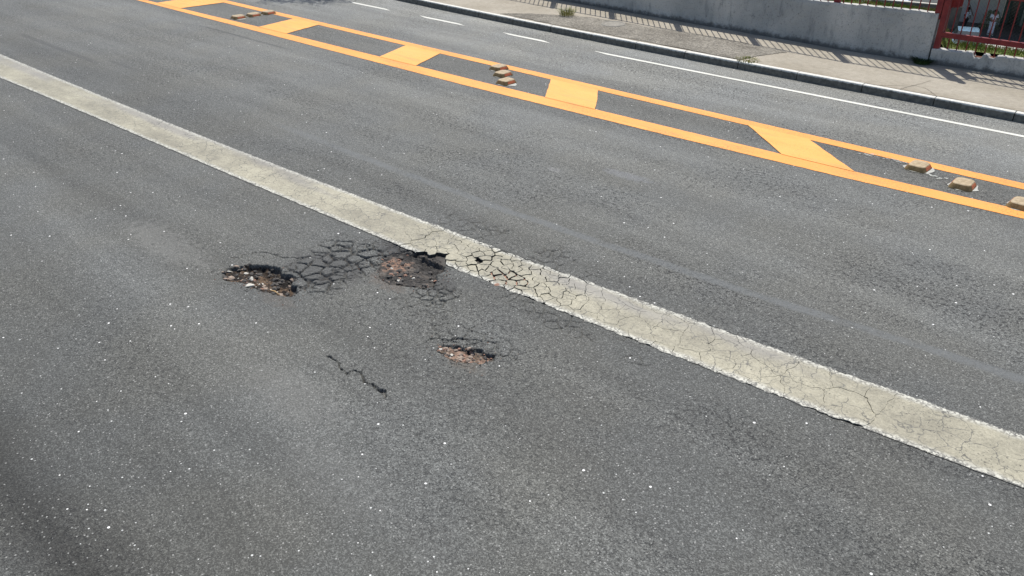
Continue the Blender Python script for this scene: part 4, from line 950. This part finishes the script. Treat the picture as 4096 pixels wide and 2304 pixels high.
# ---------------------------------------------------------------- people
def person(loc, face, shirt, trousers, skin, hair, h, label, pose):
    t = empty('person', loc, (0, 0, face)); tag(t, label, 'person'); k = h / 1.75
    def skinned(name, joints, edges, m, root=0):
        me = bpy.data.meshes.new(name); me.from_pydata([tuple(c * k for c in j[0]) for j in joints], edges, []); me.materials.append(m)
        o = link(name, me, t); o.modifiers.new('skin', 'SKIN'); me.skin_vertices.new() if not me.skin_vertices else None
        for i, j in enumerate(joints): me.skin_vertices[0].data[i].radius = (j[1] * k, j[1] * k * (j[2] if len(j) > 2 else 1)); 
        me.skin_vertices[0].data[root].use_root = True
        s = o.modifiers.new('sub', 'SUBSURF'); s.levels = 1; s.render_levels = 2; return o
    m_sk = mat_plain('skin_' + skin[0], skin[1], skin[1], 4., .6, .05); m_sh = mat_plain(shirt[0], shirt[1], shirt[1], 6., .9, .3); m_tr = mat_plain(trousers[0], trousers[1], trousers[1], 6., .9, .3); m_h = mat_plain(hair[0], hair[1], hair[1], 30., .8, .5, 60.)
    P = pose
    # x forward, y left, z up.  body: pelvis, chest, neck, head, arms, legs
    J = [((0, 0, .95), .12, .8), ((0, 0, 1.15), .11, .8), ((0, 0, 1.38), .13, .75), ((0, 0, 1.48), .055), ((.01, 0, 1.56), .075), ((.02, 0, 1.66), .098, .85), ((.01, 0, 1.73), .06)]
    E = [(0, 1), (1, 2), (2, 3), (3, 4), (4, 5), (5, 6)]
    for sy, arm in ((1, P['l']), (-1, P['r'])):
        b = len(J); J += [((0, sy * .19, 1.40), .055), (arm[0], .042), (arm[1], .032), (arm[2], .030)]; E += [(2, b), (b, b + 1), (b + 1, b + 2), (b + 2, b + 3)]
    for sy, st in ((1, P['lf']), (-1, P['rf'])):
        b = len(J); J += [((0, sy * .09, .88), .095), ((st * .5 + .02, sy * .10, .48), .062), ((st, sy * .11, .09), .042), ((st + .13, sy * .12, .04), .036)]; E += [(0, b), (b, b + 1), (b + 1, b + 2), (b + 2, b + 3)]
    skinned('body', J, E, m_sk)
    # shirt
    J2 = [((0, 0, .86), .155, .8), ((0, 0, 1.12), .14, .8), ((0, 0, 1.38), .155, .75), ((0, 0, 1.44), .08)]; E2 = [(0, 1), (1, 2), (2, 3)]
    for sy, arm in ((1, P['l']), (-1, P['r'])):
        b = len(J2); a0 = Vector((0, sy * .19, 1.40)); a1 = Vector(arm[0]); J2 += [(tuple(a0), .075), (tuple(a0.lerp(a1, .8)), .068)]; E2 += [(2, b), (b, b + 1)]
    skinned('shirt', J2, E2, m_sh)
    J3 = [((0, 0, .93), .145, .8)]; E3 = []
    for sy, st in ((1, P['lf']), (-1, P['rf'])):
        b = len(J3); J3 += [((0, sy * .09, .86), .115), ((st * .5 + .02, sy * .10, .48), .085), ((st, sy * .11, .10), .065)]; E3 += [(0, b), (b, b + 1), (b + 1, b + 2)]
    skinned('trousers', J3, E3, m_tr)
    mb = MB(); N = 12
    for i in range(7):
        a = math.pi / 2 * (1 - i / 5.2); 
        for j in range(N):
            c = 2 * math.pi * j / N; f = 1.0 if math.cos(c) < .4 or i < 3 else .78
            rad = .125 * hair[2]; mb.v.append(((-.005 + rad * math.cos(a) * math.cos(c) * f) * k, rad * math.cos(a) * math.sin(c) * k, (1.66 + rad * 1.05 * math.sin(a)) * k))
    mb.f = [(i * N + j, (i + 1) * N + j, (i + 1) * N + (j + 1) % N, i * N + (j + 1) % N) for i in range(6) for j in range(N)]; mb.m = [0] * len(mb.f)
    link('hair', mb.me('hair', [m_h], True), t)
    for sy in (1, -1):
        st = P['lf'] if sy > 0 else P['rf']; mb = MB(); mb.tube([((st - .06) * k, sy * .115 * k, .045 * k), ((st + .05) * k, sy * .12 * k, .045 * k), ((st + .17) * k, sy * .125 * k, .035 * k)], [.045 * k, .05 * k, .03 * k], 8)
        link('shoe', mb.me('shoe', [m_tr if trousers[1][0] < .2 else m_pipe], True), t)
        mb = MB(); ex = (.102 * k, sy * .032 * k, 1.665 * k); mb.tube([(ex[0], ex[1] - .012 * k, ex[2]), (ex[0], ex[1] + .012 * k, ex[2])], .008 * k, 5); link('eye', mb.me('eye', [m_h]), t)
    mb = MB(); mb.add([(.105 * k, -.014 * k, 1.62 * k), (.105 * k, .014 * k, 1.62 * k), (.105 * k, 0, 1.66 * k), (.128 * k, 0, 1.625 * k)], [(0, 1, 3), (1, 2, 3), (2, 0, 3)]); link('nose', mb.me('nose', [m_sk]), t)
    return t
camdir = hd
person(Vector((31.88, 58.17, YZ)), camdir + R(180 - 35), ('pale_blue_white_shirt', (.62, .66, .74)), ('black_trousers', (.015, .017, .022)), ('dark', (.09, .045, .03)), ('black_hair', (.008, .007, .007), 1.22), 1.50,
       'person with round dark hair in a white shirt and dark trousers beside the brown wall',
       dict(l=((.02, .27, 1.13), (.12, .24, .95), (.17, .23, .87)), r=((.02, -.27, 1.13), (.14, -.22, .97), (.2, -.2, .9)), lf=.16, rf=-.14))
person(Vector((32.82, 56.45, YZ)), camdir + R(25), ('white_uniform_shirt', (.72, .73, .80)), ('white_uniform_trousers', (.70, .71, .80)), ('brown', (.26, .13, .09)), ('dark_brown_hair', (.03, .02, .015), 1.02), 1.66,
       'person dressed all in white with hands held in front, standing at the yard edge',
       dict(l=((.03, .27, 1.14), (.20, .10, 1.08), (.24, .02, 1.06)), r=((.03, -.27, 1.14), (.20, -.10, 1.06), (.25, -.03, 1.07)), lf=.12, rf=-.06))

# ---------------------------------------------------------------- tree beyond the top of the frame: only its shadow reaches the far lane
tr = empty('street_tree', W(-17.9, 13.0, KH)); tag(tr, 'small street tree just beyond the top of the photo, shading the far lane', 'tree')
mb = MB(); mb.tube([(0, 0, 0), (.05, .03, 1.2), (0, .1, 2.3), (.1, .1, 3.0)], [.09, .07, .05, .02], 8)
for k in range(7):
    a = k * .9; mb.tube([(0, .08, 1.8 + .12 * k), (.5 * math.cos(a), .08 + .5 * math.sin(a), 2.3 + .12 * k), (1.0 * math.cos(a), 1.0 * math.sin(a), 2.5 + .13 * k)], [.03, .02, .006], 5)
link('trunk', mb.me('trunk', [m_rust], True), tr)
mb = MB(); rr = random.Random(2)
for k in range(3600):
    a = rr.uniform(0, 6.28); q = rr.random() ** .6 * 1.45; z = 2.0 + 1.7 * rr.random(); 
    if noise.noise((q * math.cos(a) * 1.4, q * math.sin(a) * 1.4, z)) < -.1: continue
    p = Vector((q * math.cos(a), q * math.sin(a), z)); d1 = Vector((rr.uniform(-1, 1), rr.uniform(-1, 1), rr.uniform(-.6, .4))).normalized() * rr.uniform(.05, .09); d2 = d1.cross(Vector((0, 0, 1))).normalized() * .022
    mb.add([p - d1, p + d2, p + d1, p - d2], [(0, 1, 2, 3)])
link('crown', mb.me('crown', [m_weed]), tr)
